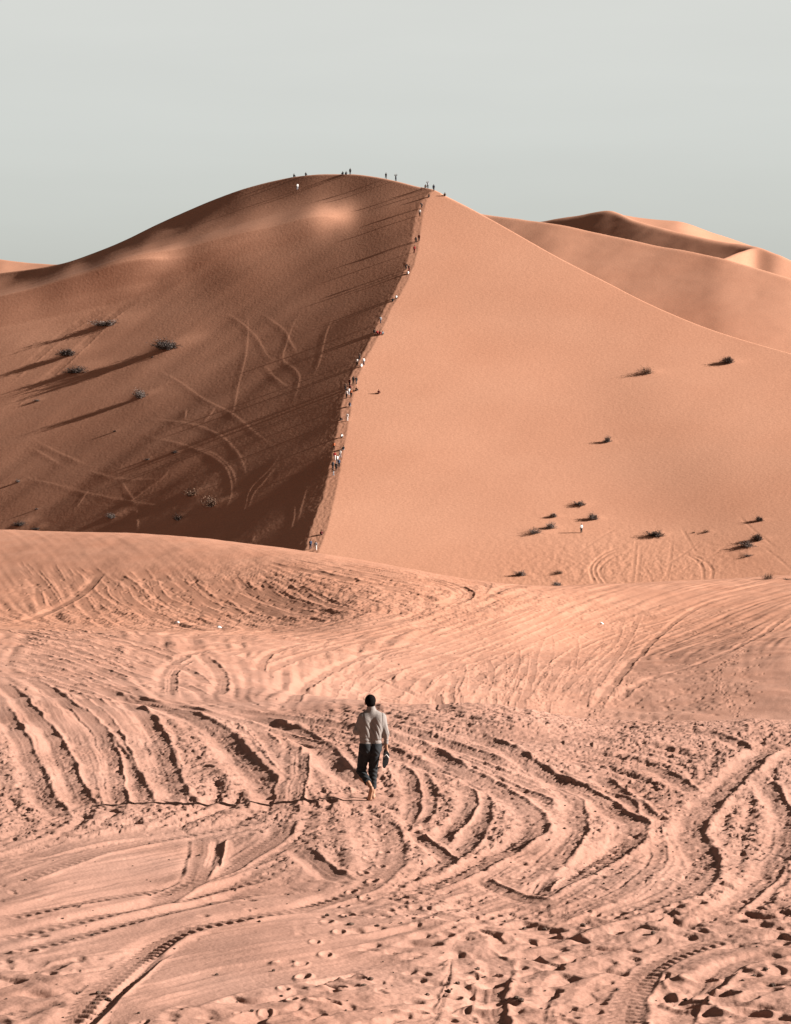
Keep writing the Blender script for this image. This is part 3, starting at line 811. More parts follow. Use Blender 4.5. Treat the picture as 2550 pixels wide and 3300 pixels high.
h = np.clip(0.5 + 0.5 * (back - Z0) / kk, 0, 1)
Z = back * (1 - h) + Z0 * h - kk * h * (1 - h)
Dn.Z = np.maximum(Z, -75)
DD = np.zeros_like(Z)
# trodden strip along the ridge
st = np.clip((X - RLX[:, None]) / 0.8, 0, 1) * np.clip((RXf[:, None] - X) / 0.5, 0, 1) * (Y < 705)
DD += st * (0.045 * fbm(X / 0.9, Y / 1.1, 70, 3, 0.6) - 0.02)
near_r = np.exp(-((X - RLX[:, None]) / 3.0) ** 2) * (X < RLX[:, None]) * (Y < 700)
DD += near_r * 0.025 * fbm(X / 1.2, Y / 1.6, 72, 3, 0.6)
DD += 0.005 * fbm(X / 1.3, Y / 1.3, 74, 2, 0.6) * (X < RXf[:, None])
DD += 0.006 * fbm(X / 1.5, Y / 1.5, 75, 2, 0.6) * (X >= RXf[:, None])
tb = np.exp(-(((XS - 2000) / 420.0) ** 2 + ((YS - 1850) / 130.0) ** 2))
DD += tb * 0.07 * fbm(X / 1.4, Y / 1.6, 77, 3, 0.6)

def ltrack0(pts, ox, oy, sc, w=0.5, depth=0.03, berm=0.20, ridge=0.038, erase=0, rough=0.15, fade=0.3, **k):
    seed_n[0] += 1
    add_track(Dn, DD, Dn.project([(ox + x / sc, oy + y / sc) for x, y in pts], 6), w, depth, berm, seed=seed_n[0], rough=rough, ridge=ridge, erase=erase, fade=fade, **k)
def ltrack(pts, ox, oy, sc, **k):
    if 'w' in k:
        for a_, b_ in (('ridge', 0.0), ('erase', 0.85), ('rough', 1.0), ('fade', 0.2)): k.setdefault(a_, b_)
    ltrack0(pts, ox, oy, sc, **k)
L3 = (0, 950, 1.5345)
for pts in ([(690, 330), (870, 420), (1000, 510), (1150, 590), (1260, 680), (1390, 780)], [(1395, 770), (1335, 860), (1240, 960), (1212, 1050), (1200, 1110), (1140, 1230)], [(1380, 830), (1300, 930), (1250, 990), (1225, 1080)],
            [(1540, 30), (1460, 130), (1420, 230), (1400, 320), (1460, 370), (1480, 420), (1440, 560), (1420, 590)], [(1220, 50), (1225, 180), (1215, 300), (1180, 440), (1150, 590), (1130, 680)],
            [(640, 610), (800, 620), (950, 640), (1060, 680), (1120, 720), (1180, 790), (1215, 880), (1220, 960)], [(640, 670), (740, 700), (900, 740), (1030, 790), (1110, 850), (1140, 920), (1140, 1000), (1110, 1080), (1095, 1180)],
            [(920, 735), (1060, 790), (1140, 860), (1165, 940), (1160, 1000)], [(130, 700), (250, 760), (400, 830), (470, 860)], [(130, 740), (250, 810), (330, 860)], [(30, 860), (150, 910), (280, 940), (430, 980), (640, 1020), (760, 1040), (950, 1060)],
            [(672, 1040), (680, 1110), (678, 1180)], [(590, 910), (650, 1000), (680, 1050)], [(400, 860), (600, 910), (840, 910)], [(1060, 80), (1150, 110), (1260, 200), (1330, 310), (1400, 330)], [(1270, 80), (1400, 170), (1440, 240), (1490, 320)],
            [(1460, 1020), (1450, 1120), (1430, 1190)], [(1260, 1190), (1245, 1225)], [(750, 470), (800, 450), (860, 430)], [(1300, 330), (1350, 400), (1440, 470)], [(1650, 100), (1610, 200), (1580, 330), (1540, 420)], [(920, 560), (915, 620)], [(840, 850), (810, 900), (700, 980), (600, 1060)], [(1520, 940), (1490, 1050), (1470, 1130)],
            [(1000, 640), (1050, 580), (1060, 550)], [(440, 960), (400, 1020), (370, 1060)]):
    ltrack(pts, *L3)
for pts in ([(620, 0), (350, 170), (170, 320), (0, 460)], [(740, -20), (560, 110), (330, 330), (150, 480), (0, 600)]):
    ltrack(pts, *L3, w=2.4, depth=0.12, berm=0.15, )
L6 = (1500, 1100, 1.6076)
for pts in ([(750, 1275), (700, 1200), (712, 1160), (780, 1112), (880, 1087), (960, 1075)], [(720, 1275), (672, 1195), (690, 1142), (760, 1097), (850, 1070)], [(690, 1280), (650, 1190), (680, 1132), (760, 1082), (870, 1060)],
            [(1100, 1090), (1180, 1120), (1230, 1170), (1235, 1240)], [(1140, 1095), (1230, 1130), (1280, 1180), (1275, 1250)], [(890, 1010), (880, 1100), (865, 1270)], [(910, 1060), (905, 1130), (890, 1270)], [(920, 1160), (960, 1220), (970, 1270)],
            [(1075, 1020), (1060, 1150), (1040, 1260)], [(1120, 960), (1200, 1100)], [(1080, 1270), (1150, 1170), (1250, 1130), (1380, 1040)], [(1540, 1060), (1620, 1120), (1700, 1190)], [(560, 1120), (680, 1030), (820, 950)], [(1000, 1270), (1060, 1200), (1150, 1160)],
            [(1230, 1020), (1150, 1090), (1010, 1180)], [(1400, 880), (1500, 980), (1640, 1090)]):
    nl = nl + 1 if 'nl' in globals() else 1
    ltrack(pts, *L6, w=0.6, depth=0.17 if nl < 6 else 0.07, berm=0.08)
LF, RF = 'dry shrubs on the shaded dune face', 'dry shrubs on the sunlit dune foot'
# x, y (base), width px, height px, leaf kind, mesh, label, group
BUSH = [
 (342, 1050, 92, 30, 'dry', 0, 'wide grey shrub highest on the shaded dune face', LF), (544, 1126, 108, 48, 'dark', 1, 'largest darkest shrub casting a long shadow on the shaded face', LF), (221, 1146, 70, 32, 'dark', 2, 'dark shrub on the shaded face, upper one of two stacked at the left', LF),
 (246, 1202, 80, 28, 'dark', 3, 'dark shrub on the shaded face, lower one of two stacked at the left', LF), (456, 1282, 55, 40, 'dry', 1, 'grey brown shrub with the longest narrow shadow below the largest one', LF), (119, 1293, 22, 10, 'dry', 0, 'small shrub alone at the far left below the two stacked ones', LF),
 (371, 1391, 13, 8, 'dark', 2, 'tiny dark tuft alone in the middle of the shaded face', LF), (563, 1460, 22, 12, 'dark', 3, 'small shrub at the upper right end of a thin dark shadow line', LF), (476, 1482, 18, 9, 'dry', 0, 'small shrub just left of the thin shadow line end', LF),
 (60, 1554, 20, 14, 'dry', 1, 'small shrub near the left edge of the shaded face', LF), (119, 1642, 12, 8, 'dry', 2, 'tiny tuft low at the left of the shaded face', LF), (65, 1694, 50, 18, 'dark', 3, 'low wide dark shrub in the lower left corner of the shaded face', LF),
 (117, 1707, 30, 12, 'dark', 0, 'flat shrub right of the wide one in the lower left corner', LF), (362, 1670, 42, 25, 'dry', 1, 'brown shrub low on the shaded face above the hump crest', LF), (616, 1598, 60, 44, 'pale', 4, 'pale sparse shrub, upper left one of a pale pair', LF),
 (684, 1632, 56, 50, 'pale', 5, 'pale sparse shrub, lower right one of a pale pair', LF), (573, 1676, 50, 30, 'dry', 4, 'thin brown shrub low beneath the pale pair', LF), (492, 1152, 11, 6, 'dark', 2, 'tiny tuft in front of the largest shrub', LF),
 (2088, 1204, 55, 28, 'pale', 5, 'faint sparse pale shrub highest on the sunlit slope', RF), (2349, 1170, 50, 26, 'dark', 2, 'dark slanting shrub high at the right of the sunlit slope', RF), (1958, 1425, 28, 22, 'dark', 3, 'single compact dark shrub in the middle of the sunlit slope', RF),
 (1867, 1629, 42, 20, 'dry', 0, 'upper one of the two brown shrubs above the tiny standing person', RF), (1915, 1674, 42, 26, 'dry', 1, 'lower right one of the two brown shrubs above the tiny standing person', RF), (1786, 1666, 30, 16, 'dry', 2, 'topmost small shrub in the cluster left of the tiny standing person', RF),
 (1774, 1703, 38, 22, 'dry', 3, 'middle shrub in the cluster left of the tiny standing person', RF), (1724, 1719, 56, 24, 'dry', 4, 'widest lowest shrub in the cluster left of the tiny standing person', RF), (2110, 1729, 58, 26, 'dark', 0, 'wide dark shrub above the curved wheel tracks', RF),
 (2276, 1716, 26, 14, 'pale', 4, 'pale little shrub right of the wide dark one, larger of two', RF), (2238, 1717, 13, 6, 'pale', 5, 'tiny pale tuft right of the wide dark shrub', RF), (2450, 1679, 32, 20, 'dark', 1, 'pointed dark shrub, highest of four near the right edge', RF),
 (2445, 1741, 46, 26, 'dark', 2, 'darkest shrub, second of four near the right edge', RF), (2405, 1763, 50, 22, 'dry', 3, 'brown shrub, third of four near the right edge', RF), (2411, 1792, 46, 10, 'dry', 4, 'flattest shrub, lowest of four near the right edge', RF),
 (1677, 1855, 35, 22, 'dry', 0, 'grey shrub at the left end of the slope foot near the crest', RF), (1805, 1848, 40, 14, 'pale', 5, 'thin brown shrub above another one at the slope foot', RF), (1799, 1890, 40, 20, 'dry', 1, 'brown shrub half hidden by the tracked crest', RF),
]
for bx, by, bw, bh, *_ in BUSH:
    p = Dn.hit(bx, by, 400)
    if p is None: continue
    rw = bw * p[1] / F
    sl = Dn.window(p[0] - rw * 2, p[0] + rw * 3, p[1] - rw * 2, p[1] + rw * 2)
    ddx = (Dn.X[sl] - p[0]) / (rw * np.where(Dn.X[sl] > p[0], 0.9, 0.5)); ddy = (Dn.Y[sl] - p[1] - 0.2 * rw) / (rw * 0.45)
    DD[sl] += 0.055 * rw * np.exp(-ddx ** 2 - ddy ** 2)
Dn.Z = Dn.Z + DD
dune = grid_mesh('main_dune', Dn.X, Dn.Y, Dn.Z, M_DUNE)
tag(dune, kind='structure')

# ------------------------------------------------------------------ dunes behind
def back_dune(name, line, depths, b, drop=0.4, u_step=0.0009, extra=None, k=2.5, tilt=0.0):
    """a dune seen up to a crest line; line = pixels of its crest, depths = distance at each of them, b = steepness of the near face."""
    u, v = pix([p[0] for p in line], [p[1] for p in line])
    Us = np.arange(u[0], u[-1], u_step)
    d = pchip(u, depths, Us); vv = pchip(u, v, Us)
    dm = max(depths)
    rows = np.concatenate([np.arange(min(depths) - 260, dm + 60, 1.6), np.arange(dm + 60, dm + 700, 20)])
    sh = Sheet(rows, Us)
    zc = vv * d
    t = sh.Y - d[None, :]
    front = zc[None, :] + b * t
    if extra is not None: front = front + extra(sh, t)
    bk = zc[None, :] + 0.25 * k - drop * t
    h = np.clip(0.5 + 0.5 * (bk - front) / k, 0, 1)
    sh.Z = np.maximum(bk * (1 - h) + front * h - k * h * (1 - h), -80)
    sh.Z += 0.06 * fbm(sh.X / 9, sh.Y / 9, 90, 3) + 0.16 * perlin((sh.X - sh.Y * 0.6) / 16, (sh.Y + sh.X) / 60, 93)
    o = grid_mesh(name, sh.X, sh.Y, sh.Z, M_DUNE)
    tag(o, kind='structure')
    return sh
E_line = [(1330, 640), (1450, 668), (1550, 686), (1650, 700), (1760, 714), (1900, 742), (2100, 785), (2250, 813), (2325, 829), (2450, 864), (2550, 896), (2700, 950), (3000, 1050), (3500, 1200)]
E_dep = [932, 919, 908, 895, 881, 864, 838, 820, 810, 795, 783, 765, 738, 705]
ES = back_dune('shoulder_dune', E_line, E_dep, 0.36, 0.3)
F_line = [(1500, 770), (1650, 733), (1760, 712), (1860, 696), (1960, 680), (2050, 712), (2150, 740), (2250, 764), (2350, 784), (2440, 797), (2520, 830), (2700, 905)]
F_dep = [1250, 1238, 1225, 1212, 1200, 1169, 1142, 1118, 1096, 1076, 1056, 1026]
def f_extra(sh, t): return 0
back_dune('far_dune', F_line, F_dep, 0.40, -0.02)
F2_line = [(1900, 720), (1960, 681), (2000, 690), (2100, 704), (2180, 710), (2300, 749), (2440, 796), (2550, 838), (2800, 930), (3300, 1080)]
back_dune('far_dune', F2_line, [1290, 1285, 1280, 1270, 1262, 1250, 1235, 1220, 1200, 1180], 0.22, 0.3)
H_line = [(2000, 950), (2200, 873), (2330, 831), (2385, 810), (2440, 797), (2500, 815), (2560, 842), (2800, 935), (3300, 1110)]
back_dune('far_dune', H_line, [840, 872, 897, 911, 923, 914, 906, 882, 845], 0.4, 0.3)
G_line = [(-900, 800), (-300, 815), (0, 834), (60, 842), (120, 848), (200, 851), (300, 848), (420, 842), (600, 840)]
back_dune('distant_dune', G_line, [1650, 1560, 1515, 1506, 1497, 1485, 1470, 1452, 1425], 0.3, 0.3)

# ------------------------------------------------------------------ bodies: signed distance fields meshed as one surface
def surface_nets(Fv, origin, h):
    s = Fv < 0
    nx, ny, nz = Fv.shape
    cnt = np.zeros((nx - 1, ny - 1, nz - 1), np.int16)
    acc = np.zeros((nx - 1, ny - 1, nz - 1, 3), np.float32)
    off = [(i, j, k) for i in (0, 1) for j in (0, 1) for k in (0, 1)]
    def cut(o): return tuple(slice(a, n - 1 + a) for a, n in zip(o, (nx, ny, nz)))
    for o in off:
        for ax in range(3):
            if o[ax]: continue
            p = list(o); p[ax] = 1; p = tuple(p)
            a = Fv[cut(o)]; b = Fv[cut(p)]
            m = (a < 0) != (b < 0)
            t = np.where(m, a / np.where(m, a - b, 1), 0)
            cnt += m
            for q in range(3):
                acc[..., q] += np.where(m, o[q] + (t if q == ax else 0), 0)
    act = cnt > 0
    idx = -np.ones(act.shape, np.int64)
    idx[act] = np.arange(act.sum())
    cell = np.argwhere(act)
    V = (cell + acc[act] / cnt[act][:, None]) * h + np.asarray(origin)
    Q = []
    for ax in range(3):
        b1, b2 = [(1, 2), (2, 0), (0, 1)][ax]
        lo = [slice(None)] * 3; hi = [slice(None)] * 3
        lo[ax] = slice(0, -1); hi[ax] = slice(1, None)
        a = s[tuple(lo)]; b = s[tuple(hi)]
        e = np.argwhere(a != b)
        e = e[(e[:, b1] > 0) & (e[:, b2] > 0) & (e[:, b1] < Fv.shape[b1] - 1) & (e[:, b2] < Fv.shape[b2] - 1)]
        if not len(e): continue
        d1 = np.zeros(3, int); d1[b1] = 1; d2 = np.zeros(3, int); d2[b2] = 1
        def g(c): return idx[c[:, 0], c[:, 1], c[:, 2]]
        q = np.stack([g(e - d1 - d2), g(e - d2), g(e), g(e - d1)], 1)
        inside = a[e[:, 0], e[:, 1], e[:, 2]]
        q[~inside] = q[~inside][:, ::-1]
        Q.append(q)
    Q = np.vstack(Q)
    return V, Q[(Q >= 0).all(1)]

class Field:
    def __init__(self, lo, hi, h):
        self.h = h; self.lo = np.array(lo, float)
        ax = [np.arange(a, b, h) for a, b in zip(lo, hi)]
        self.P = np.stack(np.meshgrid(*ax, indexing='ij'), -1).astype(np.float32)
        self.F = np.full(self.P.shape[:3], 9.0, np.float32)
    def cone(self, a, b, ra, rb):
        a = np.array(a, np.float32); b = np.array(b, np.float32)
        d = b - a; t = np.clip(((self.P - a) @ d) / max(float(d @ d), 1e-9), 0, 1)
        return np.linalg.norm(self.P - a - t[..., None] * d, axis=-1) - (ra + (rb - ra) * t)
    def ell(self, c, r):
        r = np.array(r, np.float32)
        q = np.linalg.norm((self.P - np.array(c, np.float32)) / r, axis=-1)
        return (q - 1) * float(r.min())
    def add(self, d, k=0.03):
        if k <= 0: self.F = np.minimum(self.F, d); return
        h = np.clip(0.5 + 0.5 * (self.F - d) / k, 0, 1)
        self.F = self.F * (1 - h) + d * h - k * h * (1 - h)
    def below(self, point, normal):
        """keep only the side of a plane that its normal points away from."""
        n = np.array(normal, np.float32); n /= np.linalg.norm(n)
        self.F = np.maximum(self.F, (self.P - np.array(point, np.float32)) @ n)
    def mesh(self, name, mat):
        V, Q = surface_nets(self.F, self.lo, self.h)
        return mesh_np(name, V, Q, [mat])

M_SKIN = material('skin', (0.30, 0.155, 0.095), 0.55, 0.08, 12)
M_SOLE = material('sole_skin', (0.52, 0.33, 0.24), 0.6, 0.08, 12)
M_HAIR = material('black_hair', (0.007, 0.0055, 0.005), 0.9, 0.3, 60, 0.6, 120, 0.03)
M_JUMPER = material('taupe_knit', (0.215, 0.182, 0.165), 0.9, 0.05, 30, 0.25, 260)
M_DENIM = material('dark_denim', (0.019, 0.0195, 0.021), 0.9, 0.35, 14, 0.2, 220)
M_RUBBER = material('black_rubber', (0.016, 0.014, 0.014), 0.7, 0.2, 40)
M_STRAP = material('pale_strap', (0.55, 0.50, 0.46), 0.6, 0.1, 40)

# ---- the walking man, seen from behind: +X right, +Y ahead (away from the camera), Z up
def walking_man(loc, rz=0.0):
    H = 0.0065
    LH, LK, LA = (-0.088, 0.0, 0.90), (-0.150, 0.10, 0.47), (-0.030, -0.20, 0.265)
    RH, RK, RA = (0.080, 0.0, 0.90), (0.045, 0.085, 0.47), (0.045, 0.09, 0.095)
    LS, LE, LW = (-0.135, 0.0, 1.375), (-0.232, 0.00, 1.135), (-0.150, 0.215, 1.19)
    RS, RE, RW = (0.188, 0.0, 1.368), (0.247, -0.02, 1.105), (0.262, 0.02, 0.862)
    root = empty('person', loc, rz)
    tag(root, 'barefoot man in a taupe jumper and dark jeans walking away across the tracked sand', 'person')
    b = Field((-0.36, -0.36, -0.03), (0.38, 0.36, 1.80), H)
    # trunk, neck and head
    for d in (b.cone((-0.070, 0, 0.93), (-0.070, 0.0, 1.28), .078, .085), b.cone((0.075, 0, 0.93), (0.105, 0.0, 1.28), .078, .085), b.cone((-0.09, 0, 1.36), (0.145, 0, 1.355), .052, .052)): b.add(d, .06)
    b.add(b.cone((0.02, 0.0, 1.42), (0.0, 0.015, 1.56), .058, .052), .04)
    b.add(b.ell((-0.004, 0.025, 1.635), (.080, .098, .106)), .02)
    b.add(b.cone((-0.006, 0.075, 1.575), (-0.006, 0.095, 1.56), .042, .032), .03)      # jaw
    b.add(b.cone((-0.006, 0.112, 1.635), (-0.006, 0.130, 1.612), .010, .013), .012)     # nose
    b.add(b.cone((-0.024, 0.104, 1.578), (0.012, 0.104, 1.578), .009, .009), .008)      # lips
    for sx in (-1, 1):
        b.add(b.ell((-0.004 + sx * 0.083, 0.02, 1.600), (.013, .022, .032)), .006)      # ears
        b.add(b.ell((-0.006 + sx * 0.033, 0.103, 1.645), (.015, .010, .009)), .006)     # eyes
    # limbs
    for a, c, r0, r1 in ((LH, LK, .088, .056), (LK, LA, .054, .036), (RH, RK, .088, .056), (RK, RA, .055, .036), (LS, LE, .054, .042), (LE, LW, .041, .027), (RS, RE, .054, .042), (RE, RW, .041, .026)):
        b.add(b.cone(a, c, r0, r1), .025)
    b.add(b.cone((-0.145, 0.02, 0.36), (-0.10, -0.08, 0.33), .05, .045), .03)            # left calf
    # right foot flat, left foot pushing off on its toes with the heel up and the sole to the camera
    b.add(b.ell((0.045, 0.065, 0.045), (.036, .045, .040)), .02); b.add(b.cone((0.045, 0.09, 0.05), (0.062, 0.235, 0.028), .036, .038), .02)
    b.add(b.ell((-0.008, -0.245, 0.222), (.034, .034, .042)), .02); b.add(b.cone((-0.012, -0.235, 0.20), (-0.035, -0.165, 0.055), .033, .040), .02)
    for i in range(5):
        x = (i - 2) * 0.019
        b.add(b.cone((0.062 + x, 0.25, 0.026), (0.066 + x, 0.285 - abs(i - 1) * 0.008, 0.018), .014 - .001 * i, .010), .006)
        b.add(b.cone((-0.035 + x, -0.150, 0.038), (-0.035 + x, -0.105 - i * 0.004, 0.012), .012, .010), .006)
    # right hand hanging, fingers hooked round the sandals; left hand raised in front
    b.add(b.cone((0.266, 0.022, 0.845), (0.276, 0.024, 0.785), .024, .030), .015)
    for i in range(4):
        y = 0.048 - i * 0.019; L = (.036, .042, .040, .031)[i]
        k0 = np.array((0.285, y, 0.765)); k1 = k0 + (0.006, 0, -L); k2 = k1 + (-0.022, 0, -L * .55); k3 = k2 + (-0.020, 0, .010)
        b.add(b.cone(k0, k1, .0105, .0095), .005); b.add(b.cone(k1, k2, .0095, .0085), .003); b.add(b.cone(k2, k3, .0085, .008), .003)
    b.add(b.cone((0.268, 0.050, 0.815), (0.252, 0.062, 0.775), .012, .011), .008); b.add(b.cone((0.252, 0.062, 0.775), (0.246, 0.050, 0.745), .011, .009), .004)
    b.add(b.cone(LW, (-0.125, 0.255, 1.225), .026, .029), .015)
    for i in range(4):
        k0 = np.array((-0.12 + (i - 1.5) * .016, 0.275, 1.245)); k1 = k0 + (0.004, .026, .030); k2 = k1 + (0.012, -.006, .026)
        b.add(b.cone(k0, k1, .010, .009), .005); b.add(b.cone(k1, k2, .009, .008), .003)
    b.add(b.cone((-0.105, 0.245, 1.225), (-0.075, 0.255, 1.255), .012, .010), .006)
    body = link('body', b.mesh('body', M_SKIN), root)
    # jumper: trunk, sleeves, collar; folds pull from the right shoulder to the left waist
    j = Field((-0.36, -0.24, 0.84), (0.38, 0.32, 1.62), 0.006)
    for d in (j.cone((-0.080, 0, 0.90), (-0.080, 0.0, 1.31), .102, .116), j.cone((0.078, 0, 0.90), (0.115, 0.0, 1.31), .096, .116), j.cone((-0.095, 0, 1.372), (0.155, 0, 1.366), .072, .072), j.cone((-0.05, 0, 1.425), (0.085, 0, 1.42), .06, .06)): j.add(d, .06)
    for a, c, r0, r1 in ((LS, LE, .070, .056), (LE, LW, .054, .042), (RS, RE, .070, .053)): j.add(j.cone(a, c, r0, r1), .035)
    j.add(j.cone(RE, (0.259, 0.008, 0.945), .052, .040), .03)
    j.add(j.cone((0.018, 0.0, 1.42), (0.004, 0.008, 1.545), .078, .070), .04)
    P = j.P; x, y, z = P[..., 0], P[..., 1], P[..., 2]
    env = np.clip((z - 0.95) / 0.15, 0, 1) * np.clip((1.36 - z) / 0.14, 0, 1)
    dgl = x * 0.80 + (z - 1.15) * 0.42 + 0.5 * (x - 0.02) ** 2
    fold = np.sin(dgl * 2 * np.pi / 0.052 + 2.0 * np.sin(z * 9)) * 0.5 + 0.5
    j.F = j.F + env * 0.013 * (fold ** 2 - 0.4) * (0.55 + 0.45 * np.sin(x * 17 + 1)) * np.clip(-y / 0.05 + 0.3, 0, 1)
    low = np.exp(-((z - 0.975 - 0.12 * x) / 0.016) ** 2) + 0.8 * np.exp(-((z - 1.015 + 0.18 * x) / 0.014) ** 2)
    j.F = j.F + 0.008 * low
    j.F = j.F + 0.004 * np.exp(-((z - 0.935) / 0.006) ** 2)                               # seam of the hem band
    sl = np.exp(-((x + 0.128 - 0.10 * (1.42 - z)) / 0.010) ** 2) + np.exp(-((x - 0.178 + 0.04 * (1.42 - z)) / 0.010) ** 2)
    j.F = j.F + 0.006 * sl * np.clip((z - 1.22) / 0.05, 0, 1) * (y < 0.05)
    j.below((0, 0, 0.893), (0.0, 0, -1)); j.below((0.003, 0.0, 1.545), (-0.05, 0.25, 1))
    link('jumper', j.mesh('jumper', M_JUMPER), root)
    # jeans, turned up above the ankles
    t = Field((-0.30, -0.30, 0.10), (0.28, 0.26, 1.0), 0.0065)
    for d in (t.cone((-0.072, -0.005, 0.86), (-0.07, 0, 0.95), .108, .098), t.cone((0.075, -0.005, 0.86), (0.08, 0, 0.95), .108, .098)): t.add(d, .05)
    for a, c, r0, r1 in ((LH, LK, .102, .076), (RH, RK, .100, .073)): t.add(t.cone(a, c, r0, r1), .035)
    for a, c, r0, r1 in ((LK, (-0.052, -0.145, 0.300), .074, .062), (RK, (0.046, 0.088, 0.17), .072, .058)): t.add(t.cone(a, c, r0, r1), .03)
    t.add(t.ell((-0.07, -0.055, 0.84), (.075, .075, .09)), .03); t.add(t.ell((0.075, -0.055, 0.84), (.075, .075, .09)), .03)
    x, y, z = t.P[..., 0], t.P[..., 1], t.P[..., 2]
    t.F = t.F + 0.004 * np.sin(z * 95 + x * 40 + y * 30) * np.exp(-((z - 0.42) / 0.16) ** 2) + 0.003 * np.sin(z * 70 + x * 90) * np.exp(-((z - 0.80) / 0.05) ** 2)
    t.F = t.F + 0.010 * np.exp(-(x / 0.012) ** 2) * (y < 0) * (z > 0.78)
    t.below((0, 0, 0.94), (0, 0, 1)); t.below((0.046, 0.088, 0.175), (0, 0, -1))
    keep = np.maximum(t.F, (t.P - np.array((-0.056, -0.135, 0.305), np.float32)) @ (np.array((0.36, -0.90, -0.50), np.float32) / 1.09))
    t.F = np.where(x < 0.0 + 0 * x, keep, t.F)
    link('jeans', t.mesh('jeans', M_DENIM), root)
    hr = Field((-0.12, -0.12, 1.50), (0.10, 0.16, 1.78), 0.006)
    hr.add(hr.ell((-0.004, 0.014, 1.645), (.092, .108, .100)), 0); hr.add(hr.cone((-0.035, -0.045, 1.590), (0.027, -0.045, 1.590), .040, .040), .03)
    x, y, z = hr.P[..., 0], hr.P[..., 1], hr.P[..., 2]
    hr.F = hr.F + 0.0025 * np.sin(x * 300) * np.sin(z * 310) * np.sin(y * 290)
    hr.below((0, 0.02, 1.572), (0, 0.55, -1)); hr.below((0, 0.075, 1.67), (0, 1, -0.75))
    link('hair', hr.mesh('hair', M_HAIR), root)
    return root

def sole_mesh(L=0.285, W=0.108, T=0.020):
    n = 40; out = []
    for i in range(n):
        a = 2 * math.pi * i / n
        y = math.cos(a) * L / 2
        t = y / L
        hw = W / 2 * (0.86 + 0.30 * t - 0.55 * max(0, 0.14 - abs(t + 0.08)))
        x = math.copysign(abs(math.sin(a)) ** 0.75, math.sin(a)) * hw + 0.008 * math.sin(t * 3)
        out.append((x, y))
    V = []; Fc = []
    rings = [(-T / 2, .95), (-T / 2 + .004, 1.0), (T / 2 - .004, 1.0), (T / 2, .95)]
    for z, s in rings: V += [(x * s, y * s, z) for x, y in out]
    V += [(0, 0, -T / 2), (0, 0, T / 2)]
    for r in range(3):
        for i in range(n):
            k = (i + 1) % n
            Fc.append((r * n + i, r * n + k, (r + 1) * n + k, (r + 1) * n + i))
    for i in range(n):
        k = (i + 1) % n
        Fc.append((4 * n, k, i, i)); Fc.append((4 * n + 1, 3 * n + i, 3 * n + k, 3 * n + k))
    me = bpy.data.meshes.new('sole')
    me.from_pydata(V, [], [f if f[2] != f[3] else f[:3] for f in Fc])
    me.materials.append(M_RUBBER)
    return me

def tube_mesh(name, path, r, mat, n=8):
    P = np.array(path, float); V = []; Fc = []
    for i, p in enumerate(P):
        d = P[min(i + 1, len(P) - 1)] - P[max(i - 1, 0)]; d /= np.linalg.norm(d)
        a = np.cross(d, (0.3, 0.2, 1.0)); a /= np.linalg.norm(a); b = np.cross(d, a)
        rr = r[i] if hasattr(r, '__len__') else r
        V += [tuple(p + rr * (math.cos(t) * a + math.sin(t) * b)) for t in np.linspace(0, 2 * math.pi, n, endpoint=False)]
    for i in range(len(P) - 1):
        for k in range(n):
            Fc.append((i * n + k, i * n + (k + 1) % n, (i + 1) * n + (k + 1) % n, (i + 1) * n + k))
    Fc.append(tuple(range(n))[::-1]); Fc.append(tuple(range((len(P) - 1) * n, len(P) * n)))
    me = bpy.data.meshes.new(name); me.from_pydata(V, [], Fc); me.materials.append(mat)
    for p in me.polygons: p.use_smooth = True
    return me

def sandal(loc, rot, label, strap_mat):
    root = empty('sandal', loc)
    root.rotation_euler = rot
    tag(root, label, 'sandal', "pair of sandals in the man's right hand")
    link('sole', sole_mesh(), root)
    arch = [(x, 0.035 + 0.05 * (1 - abs(x) / .052), 0.012 + 0.040 * (1 - (x / .052) ** 2) ** 0.5) for x in np.linspace(-.051, .051, 13)]
    link('strap', tube_mesh('strap', arch, 0.0085, strap_mat), root)
    link('toe_post', tube_mesh('toe_post', [(0, 0.088, 0.008), (0, 0.086, 0.030), (0, 0.083, 0.052)], 0.005, strap_mat), root)
    return root

gz = G.height(MAN[0], MAN[1]) + CAM_Z
man = walking_man((MAN[0], MAN[1], gz - 0.004), math.radians(6))
mx, my = MAN[0], MAN[1]
sandal((mx + 0.243, my - 0.012, gz + 0.665), (math.radians(84), math.radians(6), math.radians(8)), 'black sandal with a pale thong strap hanging lowest from the man\'s right hand', M_STRAP)
sandal((mx + 0.258, my + 0.045, gz + 0.705), (math.radians(97), math.radians(-5), math.radians(188)), 'plain black sandal held behind the one with the pale strap', M_RUBBER)

